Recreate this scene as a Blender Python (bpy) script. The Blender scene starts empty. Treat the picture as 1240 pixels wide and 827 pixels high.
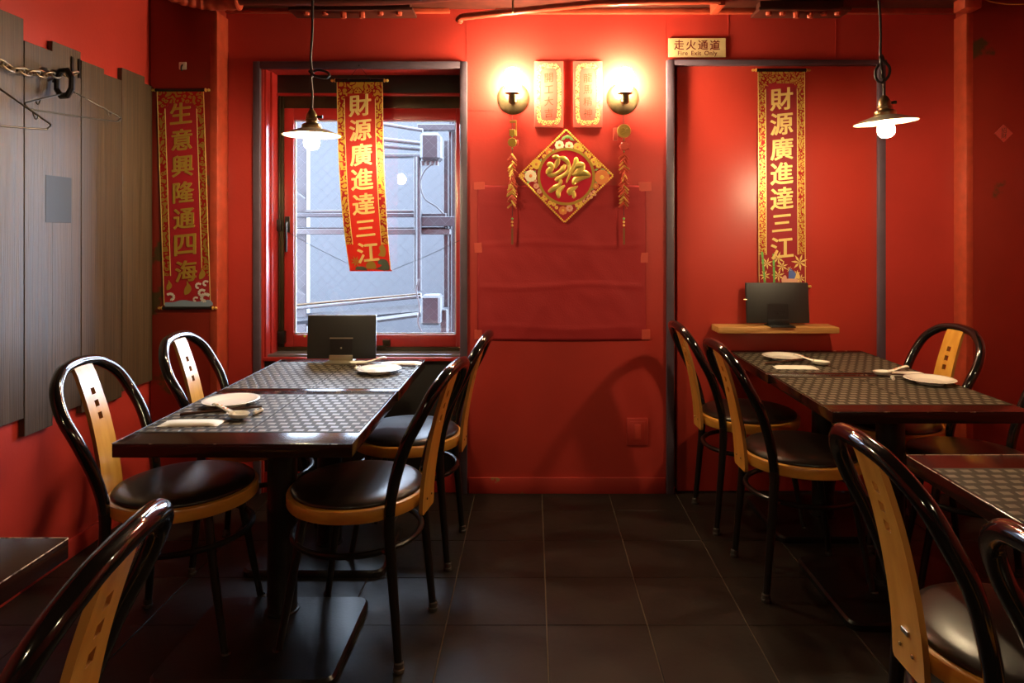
import bpy, bmesh, math, random
from math import sin, cos, pi, radians as R
from mathutils import Vector as V, Matrix as M
random.seed(7)
SC = bpy.context.scene
COL = SC.collection

# ------------------------------------------------------------------ camera, world, exposure
F, VX, VY, H = 827.0, 645.0, 283.0, 1.27         # focal length (px), vanishing point, eye height
cam = bpy.data.cameras.new('camera')
cam.sensor_width = 36; cam.lens = 36 * F / 1240
cam.shift_x = (620 - VX) / 1240; cam.shift_y = (VY - 413.5) / 1240
cam.clip_start = .05; cam.clip_end = 60
co = bpy.data.objects.new('camera', cam); COL.objects.link(co)
co.location = (0, 0, H); co.rotation_euler = (pi / 2, 0, 0)
SC.camera = co

SC.view_settings.view_transform = 'Standard'
SC.view_settings.look = 'None'
SC.view_settings.exposure = 0.0
SC.view_settings.gamma = 1.0
SC.view_settings.use_curve_mapping = False

w = bpy.data.worlds.new('daylight'); SC.world = w; w.use_nodes = True
bg = w.node_tree.nodes['Background']
bg.inputs['Color'].default_value = (.74, .85, 1.0, 1)
bg.inputs['Strength'].default_value = 32.0
pl = bpy.data.lights.new('window_portal', 'AREA'); pl.shape = 'RECTANGLE'; pl.size = 1.0; pl.size_y = 1.4
pl.cycles.is_portal = True
po = bpy.data.objects.new('window_portal', pl); COL.objects.link(po)
po.location = (-.83, 3.62, 1.3); po.rotation_euler = (-pi / 2, 0, 0)
PENDANT_POWER, SCONCE_POWER = 800.0, 450.0
FRONT_POWER = 400.0
WARM = (1.0, .76, .45)

# ------------------------------------------------------------------ materials
def node(nt, t, **kw):
    n = nt.nodes.new(t)
    for k, v in kw.items():
        if k in n.inputs: n.inputs[k].default_value = v
        else: setattr(n, k, v)
    return n

def mat(name, col, rough=.5, metal=0, var=0, scale=8, stretch=None, bump=0, bscale=60, col2=None, coat=0,
        spec=None, emit=None, estr=0, rvar=0, lo=.35, hi=.65, detail=4):
    m = bpy.data.materials.new(name); m.use_nodes = True
    nt = m.node_tree; b = nt.nodes['Principled BSDF']
    b.inputs['Base Color'].default_value = (*col, 1)
    b.inputs['Roughness'].default_value = rough
    b.inputs['Metallic'].default_value = metal
    if spec is not None: b.inputs['Specular IOR Level'].default_value = spec
    if coat: b.inputs['Coat Weight'].default_value = coat; b.inputs['Coat Roughness'].default_value = .08
    if emit: b.inputs['Emission Color'].default_value = (*emit, 1); b.inputs['Emission Strength'].default_value = estr
    if var or bump or col2 or rvar:
        tc = node(nt, 'ShaderNodeTexCoord'); mp = node(nt, 'ShaderNodeMapping')
        if stretch: mp.inputs['Scale'].default_value = stretch
        nt.links.new(tc.outputs['Object'], mp.inputs['Vector'])
        nz = node(nt, 'ShaderNodeTexNoise', Scale=scale, Detail=detail)
        nt.links.new(mp.outputs['Vector'], nz.inputs['Vector'])
        if var or col2:
            rp = node(nt, 'ShaderNodeValToRGB')
            c2 = col2 or tuple(min(1, c * (1 + var)) for c in col)
            c1 = col if col2 else tuple(c * (1 - var) for c in col)
            rp.color_ramp.elements[0].position = lo; rp.color_ramp.elements[1].position = hi
            rp.color_ramp.elements[0].color = (*c1, 1); rp.color_ramp.elements[1].color = (*c2, 1)
            nt.links.new(nz.outputs['Fac'], rp.inputs['Fac'])
            nt.links.new(rp.outputs['Color'], b.inputs['Base Color'])
        if rvar:
            mr = node(nt, 'ShaderNodeMapRange')
            mr.inputs['To Min'].default_value = max(.02, rough - rvar); mr.inputs['To Max'].default_value = rough + rvar
            nt.links.new(nz.outputs['Fac'], mr.inputs['Value']); nt.links.new(mr.outputs['Result'], b.inputs['Roughness'])
        if bump:
            n2 = node(nt, 'ShaderNodeTexNoise', Scale=bscale, Detail=3.0)
            nt.links.new(mp.outputs['Vector'], n2.inputs['Vector'])
            bp = node(nt, 'ShaderNodeBump', Strength=bump, Distance=.003)
            nt.links.new(n2.outputs['Fac'], bp.inputs['Height']); nt.links.new(bp.outputs['Normal'], b.inputs['Normal'])
    return m

def worn(name, col, col2, rough, scale, edge):   # paint with a few patches flaked down to an older coat
    m = mat(name, col, rough, var=.06, scale=3, bump=.12, bscale=25)
    nt = m.node_tree; b = nt.nodes['Principled BSDF']
    src = b.inputs['Base Color'].links[0].from_socket
    tc = node(nt, 'ShaderNodeTexCoord'); nz = node(nt, 'ShaderNodeTexNoise', Scale=scale, Detail=5.0)
    nt.links.new(tc.outputs['Object'], nz.inputs['Vector'])
    rp = node(nt, 'ShaderNodeValToRGB'); rp.color_ramp.elements[0].position = edge; rp.color_ramp.elements[1].position = edge + .025
    nt.links.new(nz.outputs['Fac'], rp.inputs['Fac'])
    mx = node(nt, 'ShaderNodeMix', data_type='RGBA'); mx.inputs['B'].default_value = (*col2, 1)
    mx.inputs[7].default_value = (*col2, 1)
    nt.links.new(rp.outputs['Color'], mx.inputs[0]); nt.links.new(src, mx.inputs[6]); nt.links.new(mx.outputs[2], b.inputs['Base Color'])
    return m

def glass_mat(name, tint, refl):
    m = bpy.data.materials.new(name); m.use_nodes = True; nt = m.node_tree
    nt.nodes.remove(nt.nodes['Principled BSDF']); out = nt.nodes['Material Output']
    t = node(nt, 'ShaderNodeBsdfTransparent', Color=(*tint, 1)); g = node(nt, 'ShaderNodeBsdfGlossy', Roughness=.02)
    fr = node(nt, 'ShaderNodeFresnel', IOR=refl); mx = node(nt, 'ShaderNodeMixShader')
    nt.links.new(fr.outputs[0], mx.inputs[0]); nt.links.new(t.outputs[0], mx.inputs[1]); nt.links.new(g.outputs[0], mx.inputs[2])
    nt.links.new(mx.outputs[0], out.inputs['Surface'])
    return m

def emit_mat(name, col, s):
    m = bpy.data.materials.new(name); m.use_nodes = True; nt = m.node_tree
    nt.nodes.remove(nt.nodes['Principled BSDF'])
    e = node(nt, 'ShaderNodeEmission', Color=(*col, 1), Strength=s)
    nt.links.new(e.outputs[0], nt.nodes['Material Output'].inputs['Surface'])
    return m

def brocade(name, gold, red, scale):              # printed gold ground with curling red motifs
    m = mat(name, gold, .38, .55); nt = m.node_tree; b = nt.nodes['Principled BSDF']
    tc = node(nt, 'ShaderNodeTexCoord')
    nz = node(nt, 'ShaderNodeTexNoise', Scale=scale * .6, Detail=1.0)
    nt.links.new(tc.outputs['Object'], nz.inputs['Vector'])
    wv = node(nt, 'ShaderNodeTexVoronoi', Scale=scale, feature='SMOOTH_F1')
    ad = node(nt, 'ShaderNodeVectorMath', operation='MULTIPLY_ADD')
    ad.inputs[1].default_value = (.02, .02, .02)
    nt.links.new(nz.outputs['Color'], ad.inputs[0]); nt.links.new(tc.outputs['Object'], ad.inputs[2])
    nt.links.new(ad.outputs[0], wv.inputs['Vector'])
    s = node(nt, 'ShaderNodeMath', operation='MULTIPLY'); s.inputs[1].default_value = 17
    nt.links.new(wv.outputs['Distance'], s.inputs[0])
    sn = node(nt, 'ShaderNodeMath', operation='SINE'); nt.links.new(s.outputs[0], sn.inputs[0])
    rp = node(nt, 'ShaderNodeValToRGB'); rp.color_ramp.elements[0].position = .18; rp.color_ramp.elements[1].position = .30
    rp.color_ramp.elements[0].color = (*gold, 1); rp.color_ramp.elements[1].color = (*red, 1)
    nt.links.new(sn.outputs[0], rp.inputs['Fac']); nt.links.new(rp.outputs['Color'], b.inputs['Base Color'])
    return m

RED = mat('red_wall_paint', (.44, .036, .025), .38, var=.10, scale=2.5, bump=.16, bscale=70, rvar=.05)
RED2 = mat('red_door_paint', (.46, .040, .025), .36, var=.07, scale=2, bump=.10, bscale=40)
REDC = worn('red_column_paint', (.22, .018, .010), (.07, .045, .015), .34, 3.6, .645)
REDCL = mat('red_steel_paint', (.36, .05, .022), .32, var=.15, scale=20, bump=.25, bscale=40)
REDW = mat('red_window_paint', (.42, .024, .020), .34, var=.06, scale=4, coat=.8)
REDW.node_tree.nodes['Principled BSDF'].inputs['Coat Roughness'].default_value = .22
TRIM = mat('grey_violet_trim', (.085, .060, .082), .42, var=.12, scale=12)
DARKW = mat('black_board', (.008, .007, .006), .6)
BROWNM = mat('bronze_window_metal', (.055, .036, .016), .38, .5, var=.3, scale=9)
PLANK = mat('wenge_plank', (.040, .023, .011), .5, col2=(.105, .064, .036), scale=3.2, stretch=(26, 26, .5), bump=.5, bscale=9, lo=.3, hi=.75, rvar=.12)
PLANK2 = mat('wenge_plank_dark', (.034, .020, .010), .5, col2=(.092, .056, .032), scale=3.2, stretch=(30, 30, .5), bump=.5, bscale=9, lo=.3, hi=.75, rvar=.12)
GROUT = mat('floor_joint', (.16, .12, .07), .8)
TILE = mat('floor_tile', (.012, .0095, .008), .42, col2=(.020, .0155, .012), scale=7, bump=.25, bscale=30, rvar=.12, spec=.25)
LACQ = mat('black_lacquer', (.007, .006, .006), .11, coat=.4)
LEG = mat('black_leg_paint', (.010, .008, .007), .3, bump=.05, bscale=200)
RUB = mat('rubber_foot', (.045, .038, .032), .6)
WOOD = mat('honey_plywood', (.55, .245, .030), .30, col2=(.66, .33, .055), scale=4, stretch=(9, 9, .9), bump=.03, bscale=20, coat=.35)
PLY = mat('plywood_edge', (.38, .17, .035), .45)
WOODR = mat('honey_ring', (.50, .21, .028), .30, col2=(.60, .29, .045), scale=5, stretch=(2, 2, 8), coat=.35)
VINYL = mat('dark_vinyl', (.014, .009, .007), .31, bump=.05, bscale=120, rvar=.02, spec=.45)
TTOP = mat('table_lacquer', (.020, .007, .005), .17, bump=.04, bscale=60, rvar=.05)
TWEAR = mat('worn_edge', (.02, .008, .006), .3, col2=(.60, .46, .30), scale=30, lo=.60, hi=.68, detail=6)
TWORNGLEAM = mat('worn_gleaming_edge', (.05, .02, .012), .3, col2=(.80, .66, .50), scale=60, lo=.36, hi=.50, detail=6)  # pale flecks: real wear, plus a specular gleam painted on the lower left table
WEAVE = mat('mat_ground', (.030, .024, .014), .6, var=.15, scale=40, spec=.2)
WSQ = mat('mat_square', (.15, .130, .092), .42, metal=.12, var=.25, scale=35, rvar=.08, spec=.4)
IRON = mat('black_iron', (.008, .0075, .007), .33, bump=.12, bscale=120)
PORC = mat('white_porcelain', (.90, .86, .76), .14, coat=.5)
PAPER = mat('white_paper', (.84, .80, .70), .6, bump=.1, bscale=30)
ORNG = mat('orange_print', (.75, .22, .03), .3)
CHOP = mat('dark_chopstick', (.05, .022, .012), .3)
BRASS = mat('aged_brass', (.30, .22, .11), .3, .85, var=.2, scale=30)
GOLDM = mat('gold_metal', (.95, .66, .18), .30, .75)
FOIL = mat('gold_foil', (.95, .68, .17), .30, .85, bump=.5, bscale=14)
GOLDP = mat('gold_print', (.92, .68, .24), .34, .25)
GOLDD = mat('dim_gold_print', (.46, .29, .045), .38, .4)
CORD = mat('black_cord', (.012, .010, .009), .55)
SHADE = mat('milk_glass', (.85, .78, .62), .2)
SHADE.node_tree.nodes['Principled BSDF'].inputs['Transmission Weight'].default_value = .35
CRIM = mat('crimson_cloth', (.33, .006, .014), .6, bump=.08, bscale=120)
REDCLOTH = mat('red_cloth', (.36, .012, .013), .7, bump=.25, bscale=160)
TAPE = mat('red_tape', (.56, .075, .045), .42)
PANELT = mat('tablet_black', (.012, .011, .010), .48, bump=.06, bscale=200)
STEEL = mat('brushed_steel', (.45, .40, .30), .32, .9)
PINE = mat('pine_shelf', (.52, .27, .08), .45, col2=(.38, .17, .045), scale=5, stretch=(1.2, 14, 14), bump=.08)
SIGN = mat('brass_sign', (.72, .56, .28), .38, .25, var=.08, scale=15)
SIGNR = mat('sign_red', (.15, .008, .006), .5)
PINK = mat('pink_paper', (.62, .10, .07), .45, coat=.4)
GLASS = glass_mat('window_glass', (.93, .96, 1.0), 1.45)
CLEAR = glass_mat('clear_shade', (1, .97, .92), 1.4)
WIREM = mat('wire_in_glass', (.15, .155, .17), .4, .2)
OUTW = mat('outside_cladding', (.0075, .0092, .0135), .6, var=.10, scale=2)
OUTS = mat('outside_steel', (.011, .0128, .017), .5, var=.1, scale=4)
OUTL = mat('outside_white', (.026, .027, .029), .45)
OUTD = mat('outside_dark', (.007, .008, .0105), .5)
BULB = emit_mat('bulb_glow', WARM, PENDANT_POWER)
BULB2 = emit_mat('sconce_glow', WARM, SCONCE_POWER)
BULBF = emit_mat('bulb_glow_front', WARM, FRONT_POWER)

# ------------------------------------------------------------------ mesh helpers
def bm_(): return bmesh.new()

def obj(name, bm, m, parent=None, smooth=True, angle=35):
    me = bpy.data.meshes.new(name); bm.normal_update(); bm.to_mesh(me); bm.free()
    if m: me.materials.append(m)
    if smooth:
        me.shade_smooth(); me.set_sharp_from_angle(angle=R(angle))
    o = bpy.data.objects.new(name, me); COL.objects.link(o)
    if parent: o.parent = parent
    return o

def inst(name, me, parent, loc=(0, 0, 0), rot=(0, 0, 0), sc=(1, 1, 1)):
    o = bpy.data.objects.new(name, me); COL.objects.link(o); o.parent = parent
    o.location = loc; o.rotation_euler = rot; o.scale = sc
    return o

def tag(o, label=None, cat=None, group=None, kind=None):
    if label: o['label'] = label
    if cat: o['category'] = cat
    if group: o['group'] = group
    if kind: o['kind'] = kind
    return o

def thing(name, label, cat, loc=(0, 0, 0), rz=0, group=None):
    o = bpy.data.objects.new(name, None); COL.objects.link(o); o.empty_display_size = .05
    o.location = loc; o.rotation_euler = (0, 0, rz)
    return tag(o, label, cat, group)

def dup(root, loc, rz, label, group=None):
    r = root.copy(); COL.objects.link(r); r.location = loc; r.rotation_euler = (0, 0, rz); r['label'] = label
    if group: r['group'] = group
    for ch in list(root.children):
        c = ch.copy(); COL.objects.link(c); c.parent = r
        for g in list(ch.children):
            d = g.copy(); COL.objects.link(d); d.parent = c
    return r

def box(bm, x0, x1, y0, y1, z0, z1, bev=0, seg=2, mtx=None):
    r = bmesh.ops.create_cube(bm, size=1.0)
    vs = r['verts']
    m = M.Translation(((x0 + x1) / 2, (y0 + y1) / 2, (z0 + z1) / 2)) @ M.Diagonal((abs(x1 - x0), abs(y1 - y0), abs(z1 - z0), 1))
    bmesh.ops.transform(bm, matrix=m, verts=vs)
    if bev:
        es = list({e for v in vs for e in v.link_edges})
        rr = bmesh.ops.bevel(bm, geom=es, offset=bev, segments=seg, profile=.5, affect='EDGES', clamp_overlap=True)
        vs = list({v for f in rr['faces'] for v in f.verts} | {v for v in vs if v.is_valid})
    if mtx is not None: bmesh.ops.transform(bm, matrix=mtx, verts=vs)
    return bm

def spline(pts, n):
    """Catmull-Rom through pts (any dimension), n samples per span."""
    P = [list(p) for p in pts]; P = [P[0]] + P + [P[-1]]
    out = []
    for i in range(1, len(P) - 2):
        a, b, c, d = P[i - 1], P[i], P[i + 1], P[i + 2]
        for k in range(n):
            t = k / n
            out.append([.5 * (2 * b[j] + (c[j] - a[j]) * t + (2 * a[j] - 5 * b[j] + 4 * c[j] - d[j]) * t * t + (3 * b[j] - a[j] - 3 * c[j] + d[j]) * t ** 3) for j in range(len(b))])
    out.append(P[-2])
    return out

def tube(bm, pts, rad, seg=10, closed=False, cap=True, flat=None):
    """Sweep a circle (flat=(a,b): ellipse factors) along pts; rad a number or a list."""
    P = [V(p[:3]) for p in pts]; n = len(P)
    rs = rad if isinstance(rad, (list, tuple)) else [rad] * n
    T = []
    for i in range(n):
        a = P[(i - 1) % n] if closed or i else P[0]; b = P[(i + 1) % n] if closed or i < n - 1 else P[-1]
        T.append((b - a).normalized())
    up = V((0, 0, 1)) if abs(T[0].z) < .9 else V((1, 0, 0))
    nrm = (up - T[0] * up.dot(T[0])).normalized()
    rings = []
    for i in range(n):
        nrm = (nrm - T[i] * nrm.dot(T[i])).normalized(); bi = T[i].cross(nrm)
        fa, fb = flat or (1, 1)
        rings.append([bm.verts.new(P[i] + (nrm * cos(2 * pi * k / seg) * fa + bi * sin(2 * pi * k / seg) * fb) * rs[i]) for k in range(seg)])
    for i in range(n if closed else n - 1):
        A, B = rings[i], rings[(i + 1) % n]
        for k in range(seg): bm.faces.new((A[k], A[(k + 1) % seg], B[(k + 1) % seg], B[k]))
    if cap and not closed:
        bm.faces.new(rings[0][::-1]); bm.faces.new(rings[-1])
    return bm

def lathe(bm, prof, seg=32, mtx=None):
    """Revolve (r, z) pairs about z."""
    rings = []
    nv = []
    for r, z in prof:
        if r < 1e-6: ring = [bm.verts.new((0, 0, z))]
        else: ring = [bm.verts.new((r * cos(2 * pi * k / seg), r * sin(2 * pi * k / seg), z)) for k in range(seg)]
        rings.append(ring); nv += ring
    for A, B in zip(rings, rings[1:]):
        for k in range(seg):
            k2 = (k + 1) % seg
            if len(A) == 1 and len(B) > 1: bm.faces.new((A[0], B[k2], B[k]))
            elif len(B) == 1 and len(A) > 1: bm.faces.new((A[k], A[k2], B[0]))
            elif len(A) > 1: bm.faces.new((A[k], A[k2], B[k2], B[k]))
    if mtx is not None: bmesh.ops.transform(bm, matrix=mtx, verts=nv)
    return bm

def prism(bm, poly, y0, y1):
    """Polygon of (x, z) points extruded from y0 to y1."""
    a = [bm.verts.new((x, y0, z)) for x, z in poly]; b = [bm.verts.new((x, y1, z)) for x, z in poly]
    bm.faces.new(a); bm.faces.new(b[::-1]); n = len(a)
    for i in range(n): bm.faces.new((a[i], b[i], b[(i + 1) % n], a[(i + 1) % n]))
    bmesh.ops.recalc_face_normals(bm, faces=bm.faces[:])
    return bm

def px(x, y, d): return V(((x - VX) * d / F, d, H + (VY - y) * d / F))
def wx(x, d): return (x - VX) * d / F
def wz(y, d): return H + (VY - y) * d / F

# ------------------------------------------------------------------ glyphs
_gl = {}
def glyph(ch, bold=.024, lean=.10, extr=.02):
    k = (ch, bold, lean, extr)
    if k in _gl: return _gl[k]
    c = bpy.data.curves.new('glyph', 'FONT'); c.body = ch; c.offset = 0; c.extrude = extr; c.resolution_u = 3
    o = bpy.data.objects.new('glyph', c); COL.objects.link(o)
    bpy.context.view_layer.update()
    me = bpy.data.meshes.new_from_object(o.evaluated_get(bpy.context.evaluated_depsgraph_get()))
    bpy.data.objects.remove(o); bpy.data.curves.remove(c)
    xs = [v.co.x for v in me.vertices]; ys = [v.co.y for v in me.vertices]
    cx, cy = (min(xs) + max(xs)) / 2, (min(ys) + max(ys)) / 2
    s = 1 / max(max(xs) - min(xs), max(ys) - min(ys), .3)
    for v in me.vertices:                          # upright in the xz plane, rising to the right as brush writing does
        x, y, z = (v.co.x - cx) * s, (v.co.y - cy) * s, v.co.z
        y += lean * x
        v.co = (x, -z, y)
    me.materials.clear()
    if bold > .005:                                # heavier strokes: copies laid around the outline
        bb = bmesh.new(); nf = 8
        for q in range(nf):
            n0 = len(bb.verts); bb.from_mesh(me); bb.verts.ensure_lookup_table()
            for v in bb.verts[n0:]:
                v.co.x += bold * cos(2 * pi * q / nf) * 1.1; v.co.z += bold * sin(2 * pi * q / nf) * .8; v.co.y -= .006 * q
        bb.to_mesh(me); bb.free()
    _gl[k] = me
    return me

def write(text, parent, x, y, z, size, m, step, vertical=True, name='character', width=1.0, bold=.024, lean=.10, bend=None, relief=.0375):
    for i, ch in enumerate(text):
        if ch == ' ': continue
        me = glyph(ch, bold, lean).copy(); me.materials.append(m)
        xx, zz = (x, z - i * step) if vertical else (x + i * step, z)
        h = size
        if ch == '三': h = size * .86
        yy = y
        xo = xx
        rx = 0
        if bend: xo, yy, rx = bend(xx, zz)
        inst(name, me, parent, (xo, yy, zz), (rx, 0, 0), (h * width, relief, h))

# ------------------------------------------------------------------ room shell
S = lambda o: tag(o, kind='structure')
DB = 3.345                                          # back wall plane
XL, XR = -1.816, 2.42
ZC = 2.44
b = bm_(); box(b, XL - .3, XR + .3, -6.6, 3.7, -.06, -.004); floor = S(obj('floor', b, GROUT, smooth=False))
tw, td, gx, gy = .327, .306, .0036, .0016
b = bm_(); box(b, -tw / 2 + gx / 2, tw / 2 - gx / 2, -td / 2 + gy / 2, td / 2 - gy / 2, -.012, 0, .0012, 1)
t0 = obj('tile', b, TILE, floor); tm = t0.data
x00 = wx(662, 2.216) - tw * 6 - tw / 2; y00 = 2.216 - td / 2
first = True
for i in range(-3, 16):
    for j in range(-6, 5):
        x, y = x00 + i * tw + tw, y00 + j * td
        xa, xb = max(XL, x - tw / 2), min(XR, x + tw / 2); ya, yb = y - td / 2, min(DB + .06, y + td / 2)
        if xb - xa < .02 or yb - ya < .02: continue
        sc = ((xb - xa) / tw, (yb - ya) / td, 1); lc = ((xa + xb) / 2, (ya + yb) / 2, random.uniform(-.0004, .0004))
        if first: t0.location = lc; t0.scale = sc; first = False
        else: inst('tile', tm, floor, lc, (0, 0, 0), sc)
b = bm_()                                           # remaining tiles out of the frame: one plain slab behind the viewpoint and strips along the walls
box(b, XL, XR, -6.5, y00 - 6 * td - td / 2, -.012, -.001)
obj('tile_field', b, TILE, floor, smooth=False)

b = bm_(); box(b, XL - .2, XL, -6.5, DB, 0, ZC); wall_left = S(obj('wall_left', b, RED, smooth=False))
b = bm_(); box(b, XR, XR + .2, -6.5, DB, 0, ZC); S(obj('wall_right', b, RED, smooth=False))
b = bm_(); box(b, XL - .2, XR + .2, -6.7, -6.5, 0, ZC); S(obj('wall_front', b, RED, smooth=False))
b = bm_(); box(b, XL - .2, XR + .2, -6.7, DB + .25, ZC, ZC + .1); S(obj('ceiling', b, mat('dark_ceiling', (.035, .010, .007), .6, var=.2, scale=4), smooth=False))
# back wall with the window opening and the door recess
OX0, OX1, OZ0, OZ1 = wx(319, DB), wx(559, DB), .662, 2.076
DX0, DX1, DZ1 = wx(814, DB), wx(1066, DB), 2.098
b = bm_()
box(b, XL - .2, OX0, DB, DB + .25, 0, ZC)
box(b, OX0, OX1, DB, DB + .25, OZ1, ZC)
box(b, OX0, OX1, DB + .075, DB + .25, 0, OZ0)
box(b, OX1, DX0, DB, DB + .25, 0, ZC)
box(b, DX0, DX1, DB, DB + .25, DZ1, ZC)
box(b, DX1, XR + .2, DB, DB + .25, 0, ZC)
box(b, DX0, DX1, DB + .2, DB + .25, 0, DZ1)
wall_back = S(obj('wall_back', b, RED, smooth=False))
# left and right columns
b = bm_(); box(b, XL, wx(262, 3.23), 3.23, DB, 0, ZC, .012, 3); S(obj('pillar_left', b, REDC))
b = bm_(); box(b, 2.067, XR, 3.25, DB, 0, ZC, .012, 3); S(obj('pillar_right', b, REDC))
for nm, x0, x1, yy in (('trim_1', wx(262, 3.23) - .03, wx(262, 3.23) + .006, 3.226), ('trim_2', 2.061, 2.095, 3.246)):
    b = bm_(); box(b, x0, x1, yy, DB, 0, wz(14, 3.23), .004, 2); S(obj(nm, b, REDCL))
# baseboards
b = bm_(); box(b, OX1 + .035, DX0 - .035, DB - .012, DB, 0, wz(577.5, DB), .003); S(obj('baseboard_back', b, worn('worn_base_paint', (.40, .032, .022), (.30, .16, .06), .4, 14, .70)))
b = bm_(); box(b, XL, XL + .012, -6.4, 3.225, 0, .072, .003); S(obj('baseboard_left', b, RED))
b = bm_(); box(b, 1.66, 2.06, DB - .012, DB, 0, .075, .003); S(obj('baseboard_right', b, RED))
# thin panel joints on the wall (raised beads of filler)
b = bm_()
for x, y0, y1 in ((565, 18, 78), (806, 18, 72), (882, 16, 72), (1012, 16, 72)):
    box(b, wx(x, DB) - .0015, wx(x, DB) + .0015, DB - .0012, DB, wz(y1, DB), wz(y0, DB))
S(obj('trim_3', b, RED, smooth=False))
b = bm_()
for x0, x1 in ((569, 604), (640, 735), (776, 803)):
    box(b, wx(x0, DB), wx(x1, DB), DB - .001, DB, wz(134, DB) - .001, wz(134, DB) + .001)
S(obj('trim_4', b, RED, smooth=False))

# casing of the window bay
cw = .034
b = bm_(); box(b, wx(308, DB), wx(316.5, DB), DB - .02, DB + .01, 0, OZ1 + cw, .003); c1 = S(obj('trim_5', b, TRIM))
b = bm_(); box(b, wx(557.5, DB), wx(566, DB), DB - .02, DB + .01, 0, OZ1 + cw, .003); S(obj('trim_6', b, TRIM))
b = bm_(); box(b, wx(316.5, DB), wx(557.5, DB), DB - .02, DB + .01, OZ1, OZ1 + cw, .003); S(obj('trim_7', b, TRIM))
# window
win = thing('window_1', None, None); del_keys = None
S(win)
WY = 3.49
def wpart(name, m, x0, x1, z0, z1, y0, y1, bev=.002, parent=win):
    b = bm_(); box(b, x0, x1, y0, y1, z0, z1, bev); return obj(name, b, m, parent)
wpart('jamb', REDW, OX0 - .002, OX0 + .012, OZ0, OZ1, DB + .005, WY + .06)
wpart('jamb', REDW, OX0 + .012, OX0 + .022, OZ0, OZ1, DB + .055, WY + .06)
wpart('jamb', REDW, OX1 - .010, OX1 + .002, OZ0, OZ1, DB + .005, WY + .06)
wpart('head', REDW, OX0, OX1, wz(92, WY), OZ1 + .002, DB + .04, WY + .06)
wpart('blind_box', mat('dark_brown_fascia', (.022, .014, .009), .5), OX0 + .02, OX1 - .01, wz(114, WY), wz(92, WY) , WY - .02, WY + .05)
wpart('head_strip', REDW, OX0 + .02, OX1 - .01, wz(117, WY), wz(114, WY), WY - .03, WY + .03, .001)
wpart('head_track', BROWNM, OX0 + .02, OX1 - .01, wz(131, WY), wz(117, WY), WY, WY + .05)
wpart('side_track', BROWNM, OX0 + .022, wx(344, WY), OZ0, wz(117, WY), WY - .01, WY + .05)
wpart('side_track', BROWNM, OX0 + .034, wx(340, WY), OZ0, wz(117, WY), WY - .022, WY - .01)
GX0, GX1, GZ0, GZ1 = wx(358, 3.52), wx(553, 3.52), wz(404, 3.52), wz(146.5, 3.52)
sx0, sx1, sz0, sz1 = wx(344, WY), OX1 - .01, wz(420, WY), wz(131, WY)
b = bm_()
box(b, sx0, GX0, WY, WY + .045, sz0, sz1, .003); box(b, GX1, sx1, WY, WY + .045, sz0, sz1, .003)
box(b, GX0, GX1, WY, WY + .045, GZ1, sz1, .003); box(b, GX0, GX1, WY, WY + .045, sz0, GZ0, .003)
sash = obj('sash', b, REDW, win)
b = bm_(); box(b, GX0, GX1, WY + .024, WY + .030, GZ0, GZ1); obj('pane', b, GLASS, sash, smooth=False)
b = bm_()
for x0, x1, z0, z1 in ((GX0, GX0 + .007, GZ0, GZ1), (GX1 - .007, GX1, GZ0, GZ1), (GX0, GX1, GZ1 - .006, GZ1), (GX0, GX1, GZ0, GZ0 + .007)):
    box(b, x0, x1, WY + .014, WY + .024, z0, z1, .001, 1)
obj('glazing_bead', b, mat('pale_bead', (.62, .66, .70), .4, .3), sash)
# wires cast in the glass
b = bm_()
gw, gh = GX1 - GX0, GZ1 - GZ0
for s in (1, -1):
    sl = s * .98
    k = -gh * 1.2
    while k < gw + gh * 1.2:
        ts = []
        pts = []
        for z in (0, gh):
            x = k + z / sl if s == 1 else k + z / sl
            pts.append((x, z))
        (xa, za), (xb, zb) = pts
        def clip(xa, za, xb, zb):
            t0, t1 = 0, 1
            dx = xb - xa
            for lim, sg in ((0, 1), (gw, -1)):
                fa, fb = sg * (xa - lim), sg * (xb - lim)
                if fa < 0 and fb < 0: return None
                if fa < 0: t0 = max(t0, fa / (fa - fb))
                if fb < 0: t1 = min(t1, fa / (fa - fb))
            return (t0, t1) if t1 > t0 else None
        c = clip(xa, za, xb, zb)
        if c:
            p0 = V((GX0 + xa + (xb - xa) * c[0], WY + .027, GZ0 + za + (zb - za) * c[0]))
            p1 = V((GX0 + xa + (xb - xa) * c[1], WY + .027, GZ0 + za + (zb - za) * c[1]))
            if (p1 - p0).length > .01: tube(b, [p0, p1],   .0004, 4, cap=False)
        k += .058
tag(obj('wire_mesh', b, WIREM, sash, smooth=False), kind='stuff')
wpart('bottom_track', BROWNM, OX0 + .02, OX1 - .01, wz(428, WY), wz(420, WY), WY - .015, WY + .05)
wpart('sill', mat('grey_sill', (.20, .20, .22), .3, .4), OX0 + .005, OX1 - .005, OZ0, OZ0 + .012, DB + .02, WY + .06)
wpart('sill_lip', REDW, OX0 - .004, OX1 + .004, OZ0 - .016, OZ0 + .002, DB - .004, DB + .03)
wpart('under_panel', DARKW, OX0, OX1, .10, OZ0 - .016, DB + .012, DB + .075)
wpart('under_skirting', REDW, OX0, OX1, 0, .10, DB + .006, DB + .075)
hp = px(348.5, 272, WY)
b = bm_(); box(b, hp.x - .011, hp.x + .013, WY - .014, WY, wz(281, WY), wz(262, WY), .003)
box(b, hp.x - .004, hp.x + .007, WY - .03, WY - .014, wz(277, WY), wz(268, WY), .002)
h1 = obj('handle', b, LEG, win)
b = bm_(); box(b, hp.x - .003, hp.x + .008, WY - .038, WY - .024, wz(305, WY), wz(268, WY), .004); obj('lever', b, LEG, h1)
b = bm_(); box(b, wx(338, WY), wx(347, WY), WY - .03, WY, wz(415, WY), wz(400, WY), .004); obj('hinge', b, LEG, win)
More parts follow.
